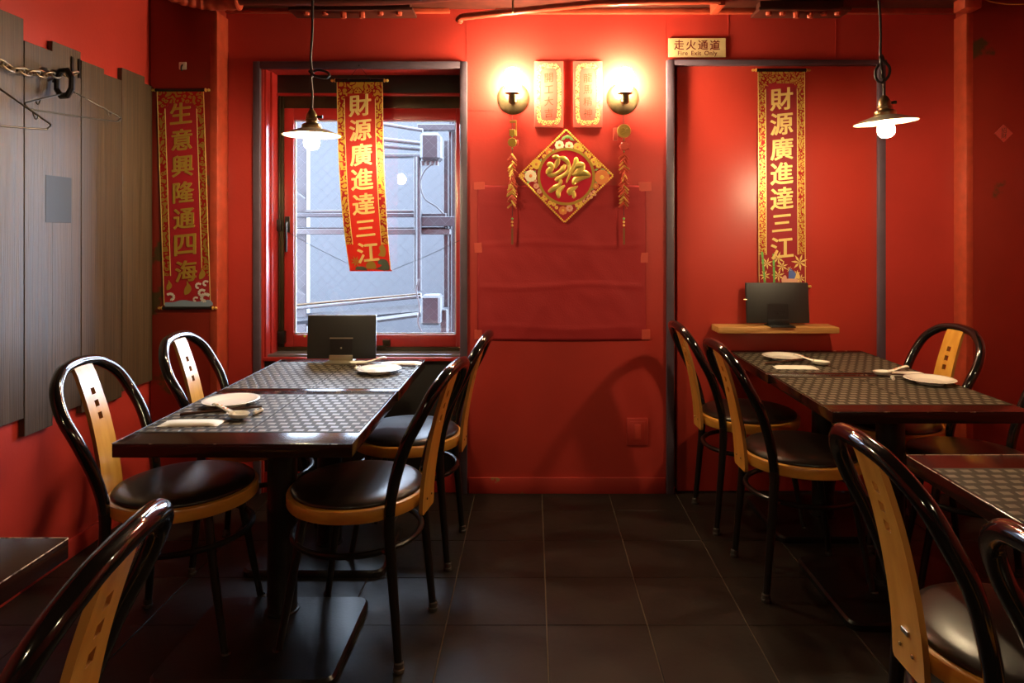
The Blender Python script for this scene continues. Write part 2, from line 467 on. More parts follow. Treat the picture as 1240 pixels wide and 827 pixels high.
b = bm_(); box(b, wx(336, WY), wx(343, WY), WY - .03, WY, wz(280, WY), wz(266, WY), .004); obj('catch', b, LEG, win)
b = bm_(); box(b, wx(464, WY), wx(473, WY), WY - .016, WY, wz(419, WY), wz(411, WY), .002); box(b, wx(458, WY), wx(468, WY), WY - .02, WY - .008, wz(422, WY), wz(418, WY), .001); obj('stay', b, BROWNM, win)
b = bm_(); lathe(b, [(0, .002), (.006, .002), (.006, 0)], 12, M.Translation(px(369, 407, WY)) @ M.Rotation(pi / 2, 4, 'X')); obj('dot_sticker', b, mat('yellow_green', (.55, .55, .06), .5), win)
b = bm_(); box(b, wx(347, WY), wx(350, WY), WY - .003, WY, wz(266, WY), wz(262, WY)); obj('screw_cover', b, STEEL, win)

# door
dr = thing('door_1', None, None); S(dr)
b = bm_(); box(b, DX0 + .028, DX1 - .002, DB + .012, DB + .05, .005, DZ1 - .002, .003); obj('door_leaf', b, RED2, dr)
b = bm_(); box(b, DX0, DX0 + .012, DB, DB + .19, 0, DZ1); obj('jamb', b, RED2, dr)
b = bm_(); box(b, wx(806.5, DB), wx(815.5, DB), DB - .02, DB + .02, 0, DZ1 + .02, .003); obj('casing', b, TRIM, dr)
b = bm_(); box(b, wx(1063, DB), wx(1071.5, DB), DB - .012, DB + .02, 0, DZ1 - .005, .003); obj('casing', b, TRIM, dr)
b = bm_(); box(b, wx(815.5, DB), wx(1072, DB), DB - .02, DB + .02, DZ1 - .005, DZ1 + .02, .003); obj('casing', b, TRIM, dr)

# planks on the left wall: (near depth, far depth, bottom, top)
edges = [(1.30, 1.50, .60, 1.97), (1.50, 1.68, .56, 2.02), (1.68, 1.85, .61, 1.95), (1.85, 2.03, .55, 2.0), (2.03, 2.22, .60, 1.96), (2.22, 2.411, .618, 2.028),
         (2.411, 2.554, .553, 1.952), (2.554, 2.716, .588, 1.992), (2.716, 2.861, .556, 1.960), (2.861, 2.986, .556, 1.940), (2.986, 3.160, .580, 1.996), (3.160, 3.226, .578, 1.966)]
for i, (y0, y1, z0, z1) in enumerate(edges):
    b = bm_(); box(b, XL, XL + (.020 if i % 2 else .022), y0 + .0008, y1 - .0008, z0, z1, .0012, 1)
    obj('plank', b, PLANK if i % 3 else PLANK2, wall_left)

# ceiling steel: beam, splice plates with bolts, pipes, cables
bt = 2.372
t = thing('ceiling_beam', 'long dark red painted steel beam running along the top of the back wall', 'beam', (0, 3.25, bt))
b = bm_()
box(b, wx(275, DB), 2.06, -.05, .09, -.004, .006, .002, 1); box(b, wx(275, DB), 2.06, .03, .045, .006, .068)
DKS = mat('dark_steel_paint', (.055, .013, .008), .4, var=.3, scale=12, bump=.2, bscale=30)
obj('flange', b, DKS, t)
b = bm_(); box(b, wx(275, DB), wx(545, DB), .070, .094, -.026, -.004, .003); obj('ledge', b, REDCL, t)
b = bm_(); box(b, wx(600, DB), 2.06, .070, .094, -.030, -.004, .003); obj('ledge', b, REDCL, t)
for pa, pb in ((350, 500), (918, 1030)):
    b = bm_(); box(b, wx(pa, 3.19), wx(pb, 3.19), -.075, .05, -.062, -.046, .003); box(b, wx(pa, 3.19) + .02, wx(pb, 3.19) - .02, -.03, .03, -.047, -.003)
    pt = obj('splice_plate', b, DKS, t)
    n = 6
    for k in range(n):
        x = wx(pa + (pb - pa) * (.13 + .75 * k / (n - 1)), 3.19)
        b = bm_(); big = k in (2, 3)
        lathe(b, [(0, -.090 if big else -.078), (.012, -.090 if big else -.076), (.015, -.084 if big else -.071), (.015, -.062), (.02, -.062)], 8, M.Translation((x, -.04, 0)))
        obj('bolt', b, REDCL, pt)
def pipe(name, label, pts, r, m, n=8, cat='pipe'):
    b = bm_(); tube(b, spline(pts, n), r, 14); return tag(obj(name, b, m), label, cat)
# thick lagged pipe in the left corner
b = bm_()
pp = spline([(-1.76, 2.70, 2.41), (-1.69, 2.90, 2.372), (-1.59, 3.03, 2.332), (-1.47, 3.09, 2.318), (-1.325, 3.09, 2.318)], 12)
rr = [.035 + .003 * sin(i * 1.9) for i in range(len(pp))]
tube(b, pp, rr, 16)
tag(obj('corner_pipe', b, REDCL), 'thick lagged orange-red pipe bending round the top of the left pillar', 'pipe')
pipe('dark_pipe', 'dark red-brown pipe running along the ceiling beam above the window', [(-1.34, 3.09, 2.330), (-.9, 3.10, 2.332), (-.55, 3.10, 2.340), (-.2, 3.08, 2.37), (.1, 3.04, 2.42)], .027, mat('dark_pipe', (.07, .014, .010), .35))
p = [px(556, 25, 3.24), px(559, 21, 3.22), px(575, 19, 3.20), px(640, 12, 3.16), px(720, 4, 3.12)]
b = bm_(); q = spline(p, 10) + spline([px(720, 4, 3.12), px(800, 1.5, 3.10), px(872, 1, 3.10)], 8)[1:]
tube(b, q, [.016 + (.003 if i < 6 else .001 * sin(i * 2.1)) for i in range(len(q))], 12)
cp = tag(obj('conduit', b, REDCL), 'orange-red conduit with an elbow rising to the right above the wall lamps', 'pipe')
b = bm_(); box(b, wx(621, 3.15) - .004, wx(621, 3.15) + .004, 3.13, 3.17, wz(14, 3.15) - .008, ZC - .002, .001); obj('pipe_clip', b, BRASS, cp)
b = bm_(); box(b, wx(868, 3.12), wx(877, 3.12), 3.10, 3.24, wz(8, 3.12), ZC - .002, .002); tag(obj('pipe_bracket', b, REDCL), 'small red hanging bracket holding the conduit end above the fire exit sign', 'bracket')
b = bm_(); box(b, wx(1155, 3.24), wx(1176, 3.24), 3.16, 3.246, wz(13, 3.2), ZC - .002, .006); tag(obj('joint_box', b, REDCL), 'red painted lumpy joint plate at the top of the right pillar', 'plate')
pipe('yellow_wire', 'thin yellow wire sagging along the top of the right pillar', [px(1188, -4, 3.2), px(1200, 2, 3.2), px(1222, 5, 3.2), px(1250, 4, 3.2), px(1285, -3, 3.2)], .003, mat('yellow_wire', (.55, .33, .06), .5), cat='wire')

# ------------------------------------------------------------------ outside the window
b = bm_(); box(b, -6.5, wx(546, 8.0), 8.0, 8.2, -1, 2.66); S(obj('outside_wall', b, OUTW, smooth=False))
b = bm_(); box(b, -8, 6, 3.62, 12, -.6, -.5); S(obj('outside_ground', b, mat('outside_ground', (.03, .03, .033), .8), smooth=False))
OD = 4.7
def ob(bm, xa, xb, ya, yb, d0, d1, bev=.004): box(bm, wx(xa, d0), wx(xb, d0), d0, d1, wz(yb, d0), wz(ya, d0), bev, 1)
t = thing('steel_rack', 'grey steel framework with rails standing outside the window', 'framework', (0, OD, -.5))
def tp(name, m, *boxes, dz=0, cap=None):
    b = bm_()
    for a in boxes: ob(b, *a)
    o = obj(name, b, m); o.parent = t; o.matrix_parent_inverse = M.Translation((0, -OD, .5)); return o
tp('post', OUTS, (359, 371, 120, 620, 4.72, 4.80)); tp('post', OUTL, (354, 359, 120, 620, 4.72, 4.80))
tp('post', OUTD, (537, 543, 170, 372, 4.74, 4.82)); tp('post', OUTL, (546, 566, 110, 620, 4.85, 4.95)); tp('post', OUTS, (543, 547, 110, 620, 4.80, 4.90))
tp('rail', OUTL, (350, 506, 254, 258, 4.72, 4.76)); tp('rail', OUTS, (350, 540, 258, 263, 4.70, 4.78)); tp('rail', OUTS, (505, 562, 262, 274, 4.66, 4.72))
tp('rail', OUTD, (350, 540, 275, 277, 4.70, 4.78)); tp('rail', OUTL, (350, 545, 277, 284, 4.68, 4.78)); tp('rail', OUTS, (505, 560, 150, 158, 4.74, 4.80))
tp('rail', OUTS, (430, 560, 186, 190, 5.2, 5.3))
def bar(name, m, p, q, r, n=4):
    b = bm_(); tube(b, [p, q], r, 12 if n > 4 else 4); o = obj(name, b, m); o.parent = t; o.matrix_parent_inverse = M.Translation((0, -OD, .5)); return o
bar('slanted_rail', OUTL, px(350, 374, 4.7), px(510, 359, 4.7), .012, 6); bar('slanted_rail', BROWNM, px(350, 370, 4.72), px(510, 356, 4.72), .008, 6)
bar('slanted_beam', OUTS, px(350, 389, 4.74), px(510, 376, 4.74), .045); bar('slanted_beam', OUTL, px(430, 391, 4.6), px(506, 381, 4.6), .018)
bar('tube', OUTL, px(455, 149, 4.7), px(512, 158, 4.7), .012, 6); bar('tube', OUTL, px(455, 168, 4.7), px(512, 174, 4.7), .014, 6); bar('tube', OUTS, px(455, 176, 4.7), px(512, 181, 4.7), .014, 6)
bar('upright_tube', OUTS, px(507, 190, 4.66), px(507, 352, 4.66), .02, 6); bar('upright_tube', OUTD, px(503, 190, 4.70), px(503, 352, 4.70), .012, 6)
for y in (238, 355):
    bar('bracket', OUTL, px(358, y - 6, 4.68), px(369, y + 3, 4.68), .007, 6)
b = bm_(); ob(b, 508, 533, 160, 194, 4.5, 4.66, .02); m1 = tag(obj('motor_box', b, OUTS), 'grey ribbed motor box seen through the upper right of the window', 'box')
for k in range(4):
    b = bm_(); lathe(b, [(0, -.03), (.012, -.03), (.014, -.01), (.018, 0)], 10, M.Translation(px(512 + k * 5.6, 195, 4.56))); obj('cable_gland', b, OUTL, m1)
b = bm_(); ob(b, 509, 533, 358, 394, 4.5, 4.66, .015); tag(obj('meter_box', b, OUTS), 'grey box seen through the lower right of the window', 'box')
b = bm_(); ob(b, 533, 541, 375, 404, 4.6, 4.7, .005); tag(obj('dark_bracket', b, OUTD), 'dark bracket beside the lower grey box outside', 'bracket')
pipe('black_cable', 'thin dark cable looping outside below the motor box', [px(524, 198, 4.5), px(514, 207, 4.5), px(509, 222, 4.5), px(514, 240, 4.5), px(528, 250, 4.5), px(537, 259, 4.5)], .005, OUTD, cat='cable')
pipe('white_cable', 'thin white cable hanging outside beside the lower grey box', [px(507, 338, 4.45), px(504, 352, 4.45), px(508, 372, 4.45), px(506, 390, 4.45), px(511, 402, 4.45)], .006, OUTL, cat='cable')

# ------------------------------------------------------------------ tables
def make_table(name, label, x0, x1, y0, y1, front, back, base, pole, wear=None):
    cx, cy = (x0 + x1) / 2, (y0 + y1) / 2
    hx, hy = (x1 - x0) / 2, (y1 - y0) / 2
    t = thing(name, label, 'table', (cx, cy, 0), 0, 'black square dining tables')
    b = bm_(); box(b, -hx, hx, -hy, hy, .660, .6988, .004, 2); top = obj('tabletop', b, TTOP, t)
    b = bm_()
    for s in (-1, 1):                              # worn arris along the front and the sides; a painted gleam on one table
        box(b, -hx + .002, hx - .002, s * hy - .0010, s * hy + .0004, .6970, .6992, .0004, 1)
        box(b, s * hx - .0010, s * hx + .0004, -hy + .002, hy - .002, .6970, .6992, .0004, 1)
    obj('worn_edge', b, wear or TWEAR, top)
    # woven inlay: two sheets meeting in the middle, squares standing proud
    wy0, wy1 = -hy + front, hy - back
    for s in (0, 1):
        xa, xb = (-hx + .006, -.001) if s == 0 else (.001, hx - .006)
        b = bm_(); box(b, xa, xb, wy0, wy1, .6985, .7000, .0006, 1); sh = obj('woven_sheet', b, WEAVE, top)
        b = bm_()
        ny = int((wy1 - wy0 - .01) / .0352); nx = int((xb - xa - .006) / .0362) + 2
        for j in range(ny + 1):
            for i in range(nx + 1):
                x = xa - .003 + .0362 * i + (.0181 if j % 2 else 0); y = wy0 + .018 + .0352 * j
                if x - .006 > xb or y + .0125 > wy1: continue
                a = random.uniform(-.004, .004); a2 = random.uniform(-.004, .004)
                vs = []
                for (dx, dy) in ((-1, -1), (1, -1), (1, 1), (-1, 1)):
                    vs.append(b.verts.new((min(max(x + dx * .0114, xa + .002), xb - .002), y + dy * .0094, .7000)))
                us = []
                for (dx, dy) in ((-1, -1), (1, -1), (1, 1), (-1, 1)):
                    us.append(b.verts.new((min(max(x + dx * .0104, xa + .003), xb - .003), y + dy * .0084, .70055 + .011 * (dx * a + dy * a2))))
                b.faces.new(us)
                for k in range(4): b.faces.new((vs[k], vs[(k + 1) % 4], us[(k + 1) % 4], us[k]))
        tag(obj('weave_square', b, WSQ, sh, smooth=False), kind='stuff')
    b = bm_(); lathe(b, [(.0475, .024), (.0475, .655)], 28, M.Translation((pole[0] - cx, pole[1] - cy, 0)))
    lathe(b, [(.0475, .033), (.054, .031), (.054, .026), (.0475, .026)], 28, M.Translation((pole[0] - cx, pole[1] - cy, 0))); obj('pole', b, IRON, t)
    b = bm_(); box(b, pole[0] - cx - .16, pole[0] - cx + .16, pole[1] - cy - .16, pole[1] - cy + .16, .650, .660, .002); obj('mounting_plate', b, IRON, t)
    bx0, bx1, by0, by1 = base
    b = bm_(); r = .035; poly = []
    for (sx, sy, a0) in ((1, 1, 0), (-1, 1, 90), (-1, -1, 180), (1, -1, 270)):
        for k in range(7):
            a = R(a0 + 15 * k)
            poly.append(((bx1 if sx > 0 else bx0) - sx * r + r * cos(a) - cx, (by1 if sy > 0 else by0) - sy * r + r * sin(a) - cy))
    lo = [b.verts.new((x, y, 0.0)) for x, y in poly]; md = [b.verts.new((x, y, .018)) for x, y in poly]
    mx_, my_ = (bx0 + bx1) / 2 - cx, (by0 + by1) / 2 - cy
    up = [b.verts.new((mx_ + (x - mx_) * .975, my_ + (y - my_) * .975, .026)) for x, y in poly]
    n = len(poly)
    for A, B in ((lo, md), (md, up)):
        for i in range(n): b.faces.new((A[i], A[(i + 1) % n], B[(i + 1) % n], B[i]))
    b.faces.new(up); b.faces.new(lo[::-1]); obj('base_plate', b, IRON, t)
    return t

make_table('dining_table', 'left black table with its front edge towards us and one plate', -1.145, -.491, 1.856, 2.474, .105, .045, (-1.08, -.558, 1.90, 2.345), (-.828, 2.26))
make_table('dining_table', 'black square table at the left pushed against the window bay, under the black tablet', -1.140, -.488, 2.480, 3.10, .035, .06, (-1.08, -.555, 2.52, 2.93), (-.82, 2.76))
make_table('dining_table', 'right black table with its front corner towards us, away from the shelf', .962, 1.607, 2.19, 2.765, .088, .035, (1.015, 1.56, 2.18, 2.64), (1.288, 2.46))
make_table('dining_table', 'black square table at the right against the door under the wooden shelf', .955, 1.602, 2.772, 3.335, .03, .045, (1.015, 1.56, 2.80, 3.26), (1.288, 3.03))
make_table('dining_table', 'black table cut off at the lower right edge, with worn pale rim', .965, 1.610, 1.16, 1.766, .04, .105, (1.02, 1.56, 1.24, 1.70), (1.288, 1.46), TWORNGLEAM)
make_table('dining_table', 'black table corner cut off at the lower left edge beside the cropped chair', -1.52, -.871, .664, 1.284, .05, .22, (-1.46, -.93, .75, 1.2), (-1.195, .97), TWORNGLEAM)  # its bright rim is a specular gleam put into the edge colour

# ------------------------------------------------------------------ chairs (facing +x, seat centre over the origin)
def make_chair(label):
    t = thing('dining_chair', label, 'chair', group='black hoop-backed chairs')
    ctrl = [(-.195, .165, 0, .0115), (-.180, .160, .18, .0135), (-.167, .157, .335, .0155), (-.164, .158, .45, .0165), (-.183, .168, .55, .0175), (-.222, .187, .66, .018),
            (-.262, .190, .737, .018), (-.295, .166, .805, .018), (-.318, .108, .848, .018), (-.326, .055, .861, .018), (-.329, 0, .865, .018)]
    half = spline(ctrl, 5)
    full = half + [[p[0], -p[1], p[2], p[3]] for p in half[-2::-1]]
    b = bm_()                                       # hoop: from the seat up and over
    hoop = [p for p in full if p[2] > .44]
    tube(b, hoop, [p[3] for p in hoop], 14); obj('backrest_hoop', b, LACQ, t)
    for s in (1, -1):
        b = bm_(); lg = [[p[0], s * p[1], p[2], p[3]] for p in half if p[2] < .46]
        tube(b, lg, [p[3] for p in lg], 12); l = obj('rear_leg', b, LEG, t)
        b = bm_(); lathe(b, [(.0, 0), (.0155, 0), (.0165, .006), (.0165, .010), (.0145, .012), (.0145, .026), (.0115, .030)], 12, M.Translation((-.195, s * .165, 0))); obj('foot_cap', b, RUB, l)
        b = bm_(); fl = spline([(.185, s * .165, 0, .0105), (.152, s * .148, .20, .012), (.131, s * .137, .335, .0135), (.116, s * .126, .440, .0150)], 4)
        tube(b, fl, [p[3] for p in fl], 12); l = obj('front_leg', b, LEG, t)
        b = bm_(); lathe(b, [(.0, 0), (.0145, 0), (.0155, .006), (.0155, .010), (.0135, .012), (.0135, .026), (.0105, .030)], 12, M.Translation((.185, s * .165, 0))); obj('foot_cap', b, RUB, l)
    b = bm_(); tube(b, [(.198 * cos(a), .198 * sin(a), .335) for a in [2 * pi * k / 40 for k in range(40)]], .0095, 10, closed=True)
    for s in (1, -1):
        tube(b, [(-.135, s * .145, .335), (-.165, s * .156, .335)], .007, 8)
    obj('stretcher_ring', b, LEG, t)
    b = bm_(); lathe(b, [(.187, .430), (.209, .430), (.215, .433), (.2175, .439), (.2175, .463), (.215, .469), (.209, .472), (.196, .472), (.187, .466), (.187, .430)], 56)
    obj('seat_ring', b, WOODR, t)
    b = bm_(); lathe(b, [(0, .434), (.188, .434), (.188, .466), (.203, .472), (.205, .476), (.200, .483), (.178, .491), (.138, .4965), (.08, .4995), (0, .5005)], 56)
    obj('seat_cushion', b, VINYL, t, angle=80)
    # splat: bent plywood with three square holes
    path = [(-.225, .408), (-.226, .45), (-.231, .51), (-.245, .60), (-.267, .70), (-.291, .78), (-.310, .836), (-.318, .852)]
    sp = spline(path, 8)
    L = [0]
    for a, c in zip(sp, sp[1:]): L.append(L[-1] + math.hypot(c[0] - a[0], c[1] - a[1]))
    tot = L[-1]
    def at(s):
        for i in range(len(sp) - 1):
            if L[i + 1] >= s or i == len(sp) - 2:
                f = (s - L[i]) / max(1e-9, L[i + 1] - L[i]); a, c = sp[i], sp[i + 1]
                dx, dz = c[0] - a[0], c[1] - a[1]; ln = math.hypot(dx, dz)
                return a[0] + dx * f, a[1] + dz * f, dz / ln, -dx / ln
    hs = [tot - .085 - k * .040 for k in range(3)]
    hh = .0105
    rows = sorted({0, .006, .016, .05, .10, .16, .22, .26, tot - .03, tot} | {h + e for h in hs for e in (-hh, hh)})
    b = bm_(); th = .006
    def wid(s): return (.058 - .011 * s / tot) - (.008 if s < .003 else .002 if s < .01 else 0)
    grid = {}
    for i, s in enumerate(rows):
        x, z, nx, nz = at(s); wdt = wid(s)
        for j, yy in enumerate((-wdt, -.0105, .0105, wdt)):
            for k, q in enumerate((th, -th)):
                grid[i, j, k] = b.verts.new((x + nx * q, yy, z + nz * q))
    hole = [(i, 1) for i, s in enumerate(rows) for h in hs if abs(s - (h - hh)) < 1e-6]
    for i in range(len(rows) - 1):
        for j in range(3):
            if (i, j) in hole:
                c = [(i, j), (i, j + 1), (i + 1, j + 1), (i + 1, j)]
                for k in range(4):
                    p, q = c[k], c[(k + 1) % 4]
                    f = b.faces.new((grid[p + (0,)], grid[q + (0,)], grid[q + (1,)], grid[p + (1,)])); f.material_index = 1
                continue
            for k in (0, 1): b.faces.new((grid[i, j, k], grid[i, j + 1, k], grid[i + 1, j + 1, k], grid[i + 1, j, k]))
        for j in (0, 3):
            f = b.faces.new((grid[i, j, 0], grid[i + 1, j, 0], grid[i + 1, j, 1], grid[i, j, 1])); f.material_index = 1
    for i in (0, len(rows) - 1):
        for j in range(3):
            f = b.faces.new((grid[i, j, 0], grid[i, j + 1, 0], grid[i, j + 1, 1], grid[i, j, 1])); f.material_index = 1
    bmesh.ops.recalc_face_normals(b, faces=b.faces[:])
    o = obj('splat', b, WOOD, t); o.data.materials.append(PLY)
    b = bm_()
    for s in (-1, 1):
        lathe(b, [(0, .003), (.003, .0025), (.0045, 0)], 10, M.Translation((-.2345, s * .022, .45)) @ M.Rotation(-pi / 2, 4, 'Y'))
    obj('screw', b, BRASS, o)
    return t

CH = [  # x, y, angle of facing, label
    (-.555, 2.175, 180 - 9, 'hoop-backed chair right of the front left table, half its seat in daylight'),
    (-.505, 2.76, 180 - 4, 'hoop-backed chair next to the window bay, its seat shining pale in the daylight'),
    (-1.105, 2.175, 4, 'hoop-backed chair before the plank wall, beside the front left table'),
    (-1.085, 2.72, 3, 'hoop-backed chair in the left corner below the scroll on the pillar'),
    (.995, 2.53, 2, 'hoop-backed chair seen from behind at the front right table'),
    (.965, 3.055, 2, 'hoop-backed chair seen from behind next to the door casing, below the shelf'),
    (1.51, 2.91, 180 + 6, 'hoop-backed chair in the right corner facing us across the table, splat holes showing'),
    (1.565, 2.45, 180 - 21, 'hoop-backed chair cut off at the right edge behind the front right table'),
    (.97, 1.345, 0, 'large hoop-backed chair seen from behind at the lower right with full splat in view'),
    (.985, .86, 0, 'chair of which only the black hoop shows at the lower right edge'),
    (-.87, .894, 187, 'large hoop-backed chair cropped at the lower left corner beside the table corner'),
]
ch0 = None
chairs = []
for x, y, a, lb in CH:
    if ch0 is None:
        ch0 = make_chair(lb); c = ch0; c.location = (x, y, 0); c.rotation_euler = (0, 0, R(a))
    else: c = dup(ch0, (x, y, 0), R(a), lb)
    chairs.append(c)
b = bm_(); box(b, -.239, -.2355, -.012, .012, .482, .492, .0005, 1); obj('name_plate', b, STEEL, chairs[8])['label'] = 'small steel maker plate low on the back of the splat'

# ------------------------------------------------------------------ table settings
TZ = .7008
def plate_mesh():
    b = bm_(); lathe(b, [(0, .004), (.045, .004), (.052, .005), (.078, .0145), (.089, .0165), (.0905, .0175), (.089, .0185), (.078, .0172), (.055, .0085), (.045, .0075), (0, .0072)], 48)
    lathe(b, [(.048, 0), (.050, .0055), (.045, .0055), (.044, 0)], 32)
    return b
b = plate_mesh(); p0 = obj('plate', b, PORC, angle=60)
PLG = 'white side plates'
PL = [((-1.005, 2.277), 'round white plate on the front left table'), ((-.631, 2.806), 'round white plate on the window table, beside the wrapped towel'),
      ((1.136, 3.10), 'round white plate on the table under the wooden shelf'), ((1.515, 2.605), 'round white plate nearest the right edge of the photo')]
for i, ((x, y), lb) in enumerate(PL):
    o = p0 if i == 0 else p0.copy()
    if i: COL.objects.link(o)
    o.location = (x, y, TZ); tag(o, lb, 'plate', PLG)
# wrapped towels: soft flat sachets with crimped ends
def packet():
    b = bm_(); n, mm = 16, 6
    up, dn = {}, {}
    for i in range(n + 1):
        for j in range(mm + 1):
            u, v = i / n * 2 - 1, j / mm * 2 - 1
            h = .0055 * max(0, 1 - abs(u) ** 6) ** .8 * max(0, 1 - abs(v) ** 4) ** .7
            wv = .0006 * sin(j * 2.2 + i) if abs(u) > .9 else 0
            up[i, j] = b.verts.new((u * .088, v * .031 * (1 - .04 * u), .0014 + h * 1.4 + wv)); dn[i, j] = b.verts.new((u * .088, v * .031 * (1 - .04 * u), 0.0006 + wv * .5))
    for i in range(n):
        for j in range(mm):
            b.faces.new((up[i, j], up[i + 1, j], up[i + 1, j + 1], up[i, j + 1])); b.faces.new((dn[i, j], dn[i, j + 1], dn[i + 1, j + 1], dn[i + 1, j]))
    for i in range(n):
        b.faces.new((dn[i, 0], dn[i + 1, 0], up[i + 1, 0], up[i, 0])); b.faces.new((up[i, mm], up[i + 1, mm], dn[i + 1, mm], dn[i, mm]))
    for j in range(mm):
        b.faces.new((up[0, j], up[0, j + 1], dn[0, j + 1], dn[0, j])); b.faces.new((dn[n, j], dn[n, j + 1], up[n, j + 1], up[n, j]))
    return b
k0 = obj('towel_packet', packet(), PAPER, angle=60)
for i, (x, y, a, lb) in enumerate([(-1.02, 2.045, 2, 'white wrapped towel on the front left table'), (-.575, 2.985, 184, 'white wrapped towel on the window table near the tablet'),
                               (1.115, 2.895, -4, 'white wrapped towel on the table under the wooden shelf'), (1.50, 2.765, 178, 'white wrapped towel behind the plate nearest the right edge')]):
    o = k0 if i == 0 else k0.copy()
    if i: COL.objects.link(o)
    o.location = (x, y, TZ); o.rotation_euler = (0, 0, R(a)); tag(o, lb, 'towel', 'wrapped wet towels')
# soup spoons, chopstick rests, chopsticks
def spoon(label, loc, rz):
    t = thing('soup_spoon', label, 'spoon', loc, rz, 'porcelain soup spoons')
    b = bm_()
    prof = [(0, .003), (.014, .0035), (.022, .008), (.0265, .0165), (.0275, .0185), (.026, .0185), (.021, .0105), (.013, .0065), (0, .006)]
    lathe(b, prof, 28, M.Diagonal((1.5, 1, 1, 1)))
    obj('bowl', b, PORC, t, angle=60)
    hpts = spline([(-.030, 0, .017, .011), (-.055, 0, .022, .0085), (-.080, 0, .029, .008), (-.102, 0, .034, .0095), (-.112, 0, .0335, .008), (-.117, 0, .030, .0045)], 4)
    b = bm_(); tube(b, hpts, [p[3] for p in hpts], 12, flat=(.42, 1)); h = obj('handle', b, PORC, t, angle=60)
    b = bm_()
    for k, u in enumerate((-.052, -.064, -.078, -.092)):
        zt = {0: .0255, 1: .0287, 2: .0325, 3: .0358}[k]
        lathe(b, [(0, .0008), (.0035, .0004), (.004, -.001)], 8, M.Translation((u, .002 * (-1) ** k, zt - .0005)) @ M.Rotation(R(14), 4, 'Y'))
    obj('orange_motif', b, ORNG, h)
    return t
def rest(label, loc, rz):
    b = bm_()
    tube(b, spline([(-.022, 0, .006), (-.012, 0, .0068), (0, 0, .006), (.012, 0, .0068), (.022, 0, .006)], 3), [.005, .0062, .0066, .0062, .0058, .0056, .0055, .0056, .0058, .0062, .0066, .0062, .0048][:13], 12)
    lathe(b, [(0, .018), (.004, .017), (.005, .0135), (.003, .011)], 10, M.Translation((.012, 0, 0))); lathe(b, [(0, .016), (.004, .015), (.005, .012), (.003, .010)], 10, M.Translation((-.012, 0, 0)))
    o = obj('chopstick_rest', b, PORC, angle=60); o.location = loc; o.rotation_euler = (0, 0, rz); return tag(o, label, 'chopstick rest', 'white chopstick rests')
def sticks(label, a, c):
    a, c = V(a), V(c); t = thing('chopsticks', label, 'chopsticks', a, 0, 'dark chopsticks')
    n = V((-(c - a).y, (c - a).x, 0)).normalized()
    for s in (-1, 1):
        b = bm_(); d = c - a; tube(b, [n * .0042 * s, d * .5 + n * .004 * s, d + n * .0036 * s], [.0038, .0032, .0022], 8); obj('stick', b, CHOP, t)
    return t
spoon('white soup spoon with orange pattern on the front left table', (-.905, 2.10, TZ), R(-28))
rest('white chopstick rest behind the spoon on the front left table', (-.870, 2.165, TZ), R(75))
sticks('dark chopsticks between plate and towel on the front left table', (-1.10, 2.135, TZ + .0045), (-.86, 2.170, TZ + .0205))
spoon('white soup spoon with orange pattern at the foot of the tablet', (-.748, 2.935, TZ), R(192))
rest('white chopstick rest on the window table left of its plate', (-.735, 2.868, TZ), R(255))
sticks('dark chopsticks beside the wrapped towel on the window table', (-.50, 2.915, TZ + .0045), (-.742, 2.872, TZ + .0205))
spoon('white soup spoon with orange pattern on the table under the shelf', (1.245, 2.955, TZ), R(-42))
rest('white chopstick rest on the table under the shelf', (1.235, 3.01, TZ), R(75))
sticks('dark chopsticks below the plate on the table under the shelf', (1.015, 2.975, TZ + .0045), (1.24, 3.012, TZ + .0205))
spoon('white soup spoon with orange pattern on the front right table', (1.405, 2.742, TZ), R(190))
rest('white chopstick rest on the front right table', (1.405, 2.665, TZ), R(250))
sticks('dark chopsticks partly under the plate rim on the front right table', (1.62 - .03, 2.715, TZ + .0045), (1.402, 2.668, TZ + .0205))

# ------------------------------------------------------------------ tablets and shelf
def tablet(name, label, cx, y, zb, wd, ht, lean, steel):
    t = thing(name, label, 'tablet', (cx, y, zb))
    rot = M.Rotation(-lean, 4, 'X')
    b = bm_(); box(b, -wd / 2, wd / 2, -.008, .010, .012, ht, .004, 2, rot); bd = obj('back_cover', b, PANELT, t)
    b = bm_(); box(b, -wd / 2 + .002, wd / 2 - .002, -.004, .012, ht - .002, ht + .0015, .0005, 1, rot); obj('top_edge', b, STEEL if steel else PANELT, bd)
    b = bm_(); box(b, -.052, .052, -.010, -.007, .015, .105, .0015, 1, rot); obj('stand_socket', b, IRON, bd)
    b = bm_()
    if steel: box(b, -.052, .052, -.0115, -.009, .101, .106, .0008, 1, rot)
    else:
        for k in (-1, 1): box(b, k * .02 - .014, k * .02 + .014, -.0115, -.009, .070, .074, .0006, 1, rot)
        box(b, -.03, .03, -.0115, -.009, .048, .051, .0006, 1, rot)
    lathe(b, [(0, .002), (.004, .001), (.005, 0)], 10, rot @ M.Translation((0, -.0095, .06)) @ M.Rotation(pi / 2, 4, 'X')); obj('bracket', b, STEEL if steel else LEG, bd)
    b = bm_(); box(b, -.058, .058, -.075, .03, 0, .006, .002); box(b, -.052, .052, -.012, .012, .005, .03, .002)
    obj('stand_foot', b, STEEL if steel else IRON, t)
    return t
tablet('tablet', 'black tablet on a steel foot, its back to us, on the window table', wx(413.5, 3.045), 3.045, TZ, .306, .204, R(4), True)
sd = 3.225
shz = wz(404, sd)
b = bm_(); box(b, wx(870, sd), wx(1017, sd), sd, DB + .010, shz, shz + .030, .004, 2); tag(obj('wall_shelf', b, PINE), 'narrow natural pine shelf fixed to the red door', 'shelf')
t2 = tablet('tablet', 'black tablet leaning under the scroll on the pine shelf', wx(943.5, 3.27), 3.285, shz + .030, .302, .205, R(6), False)
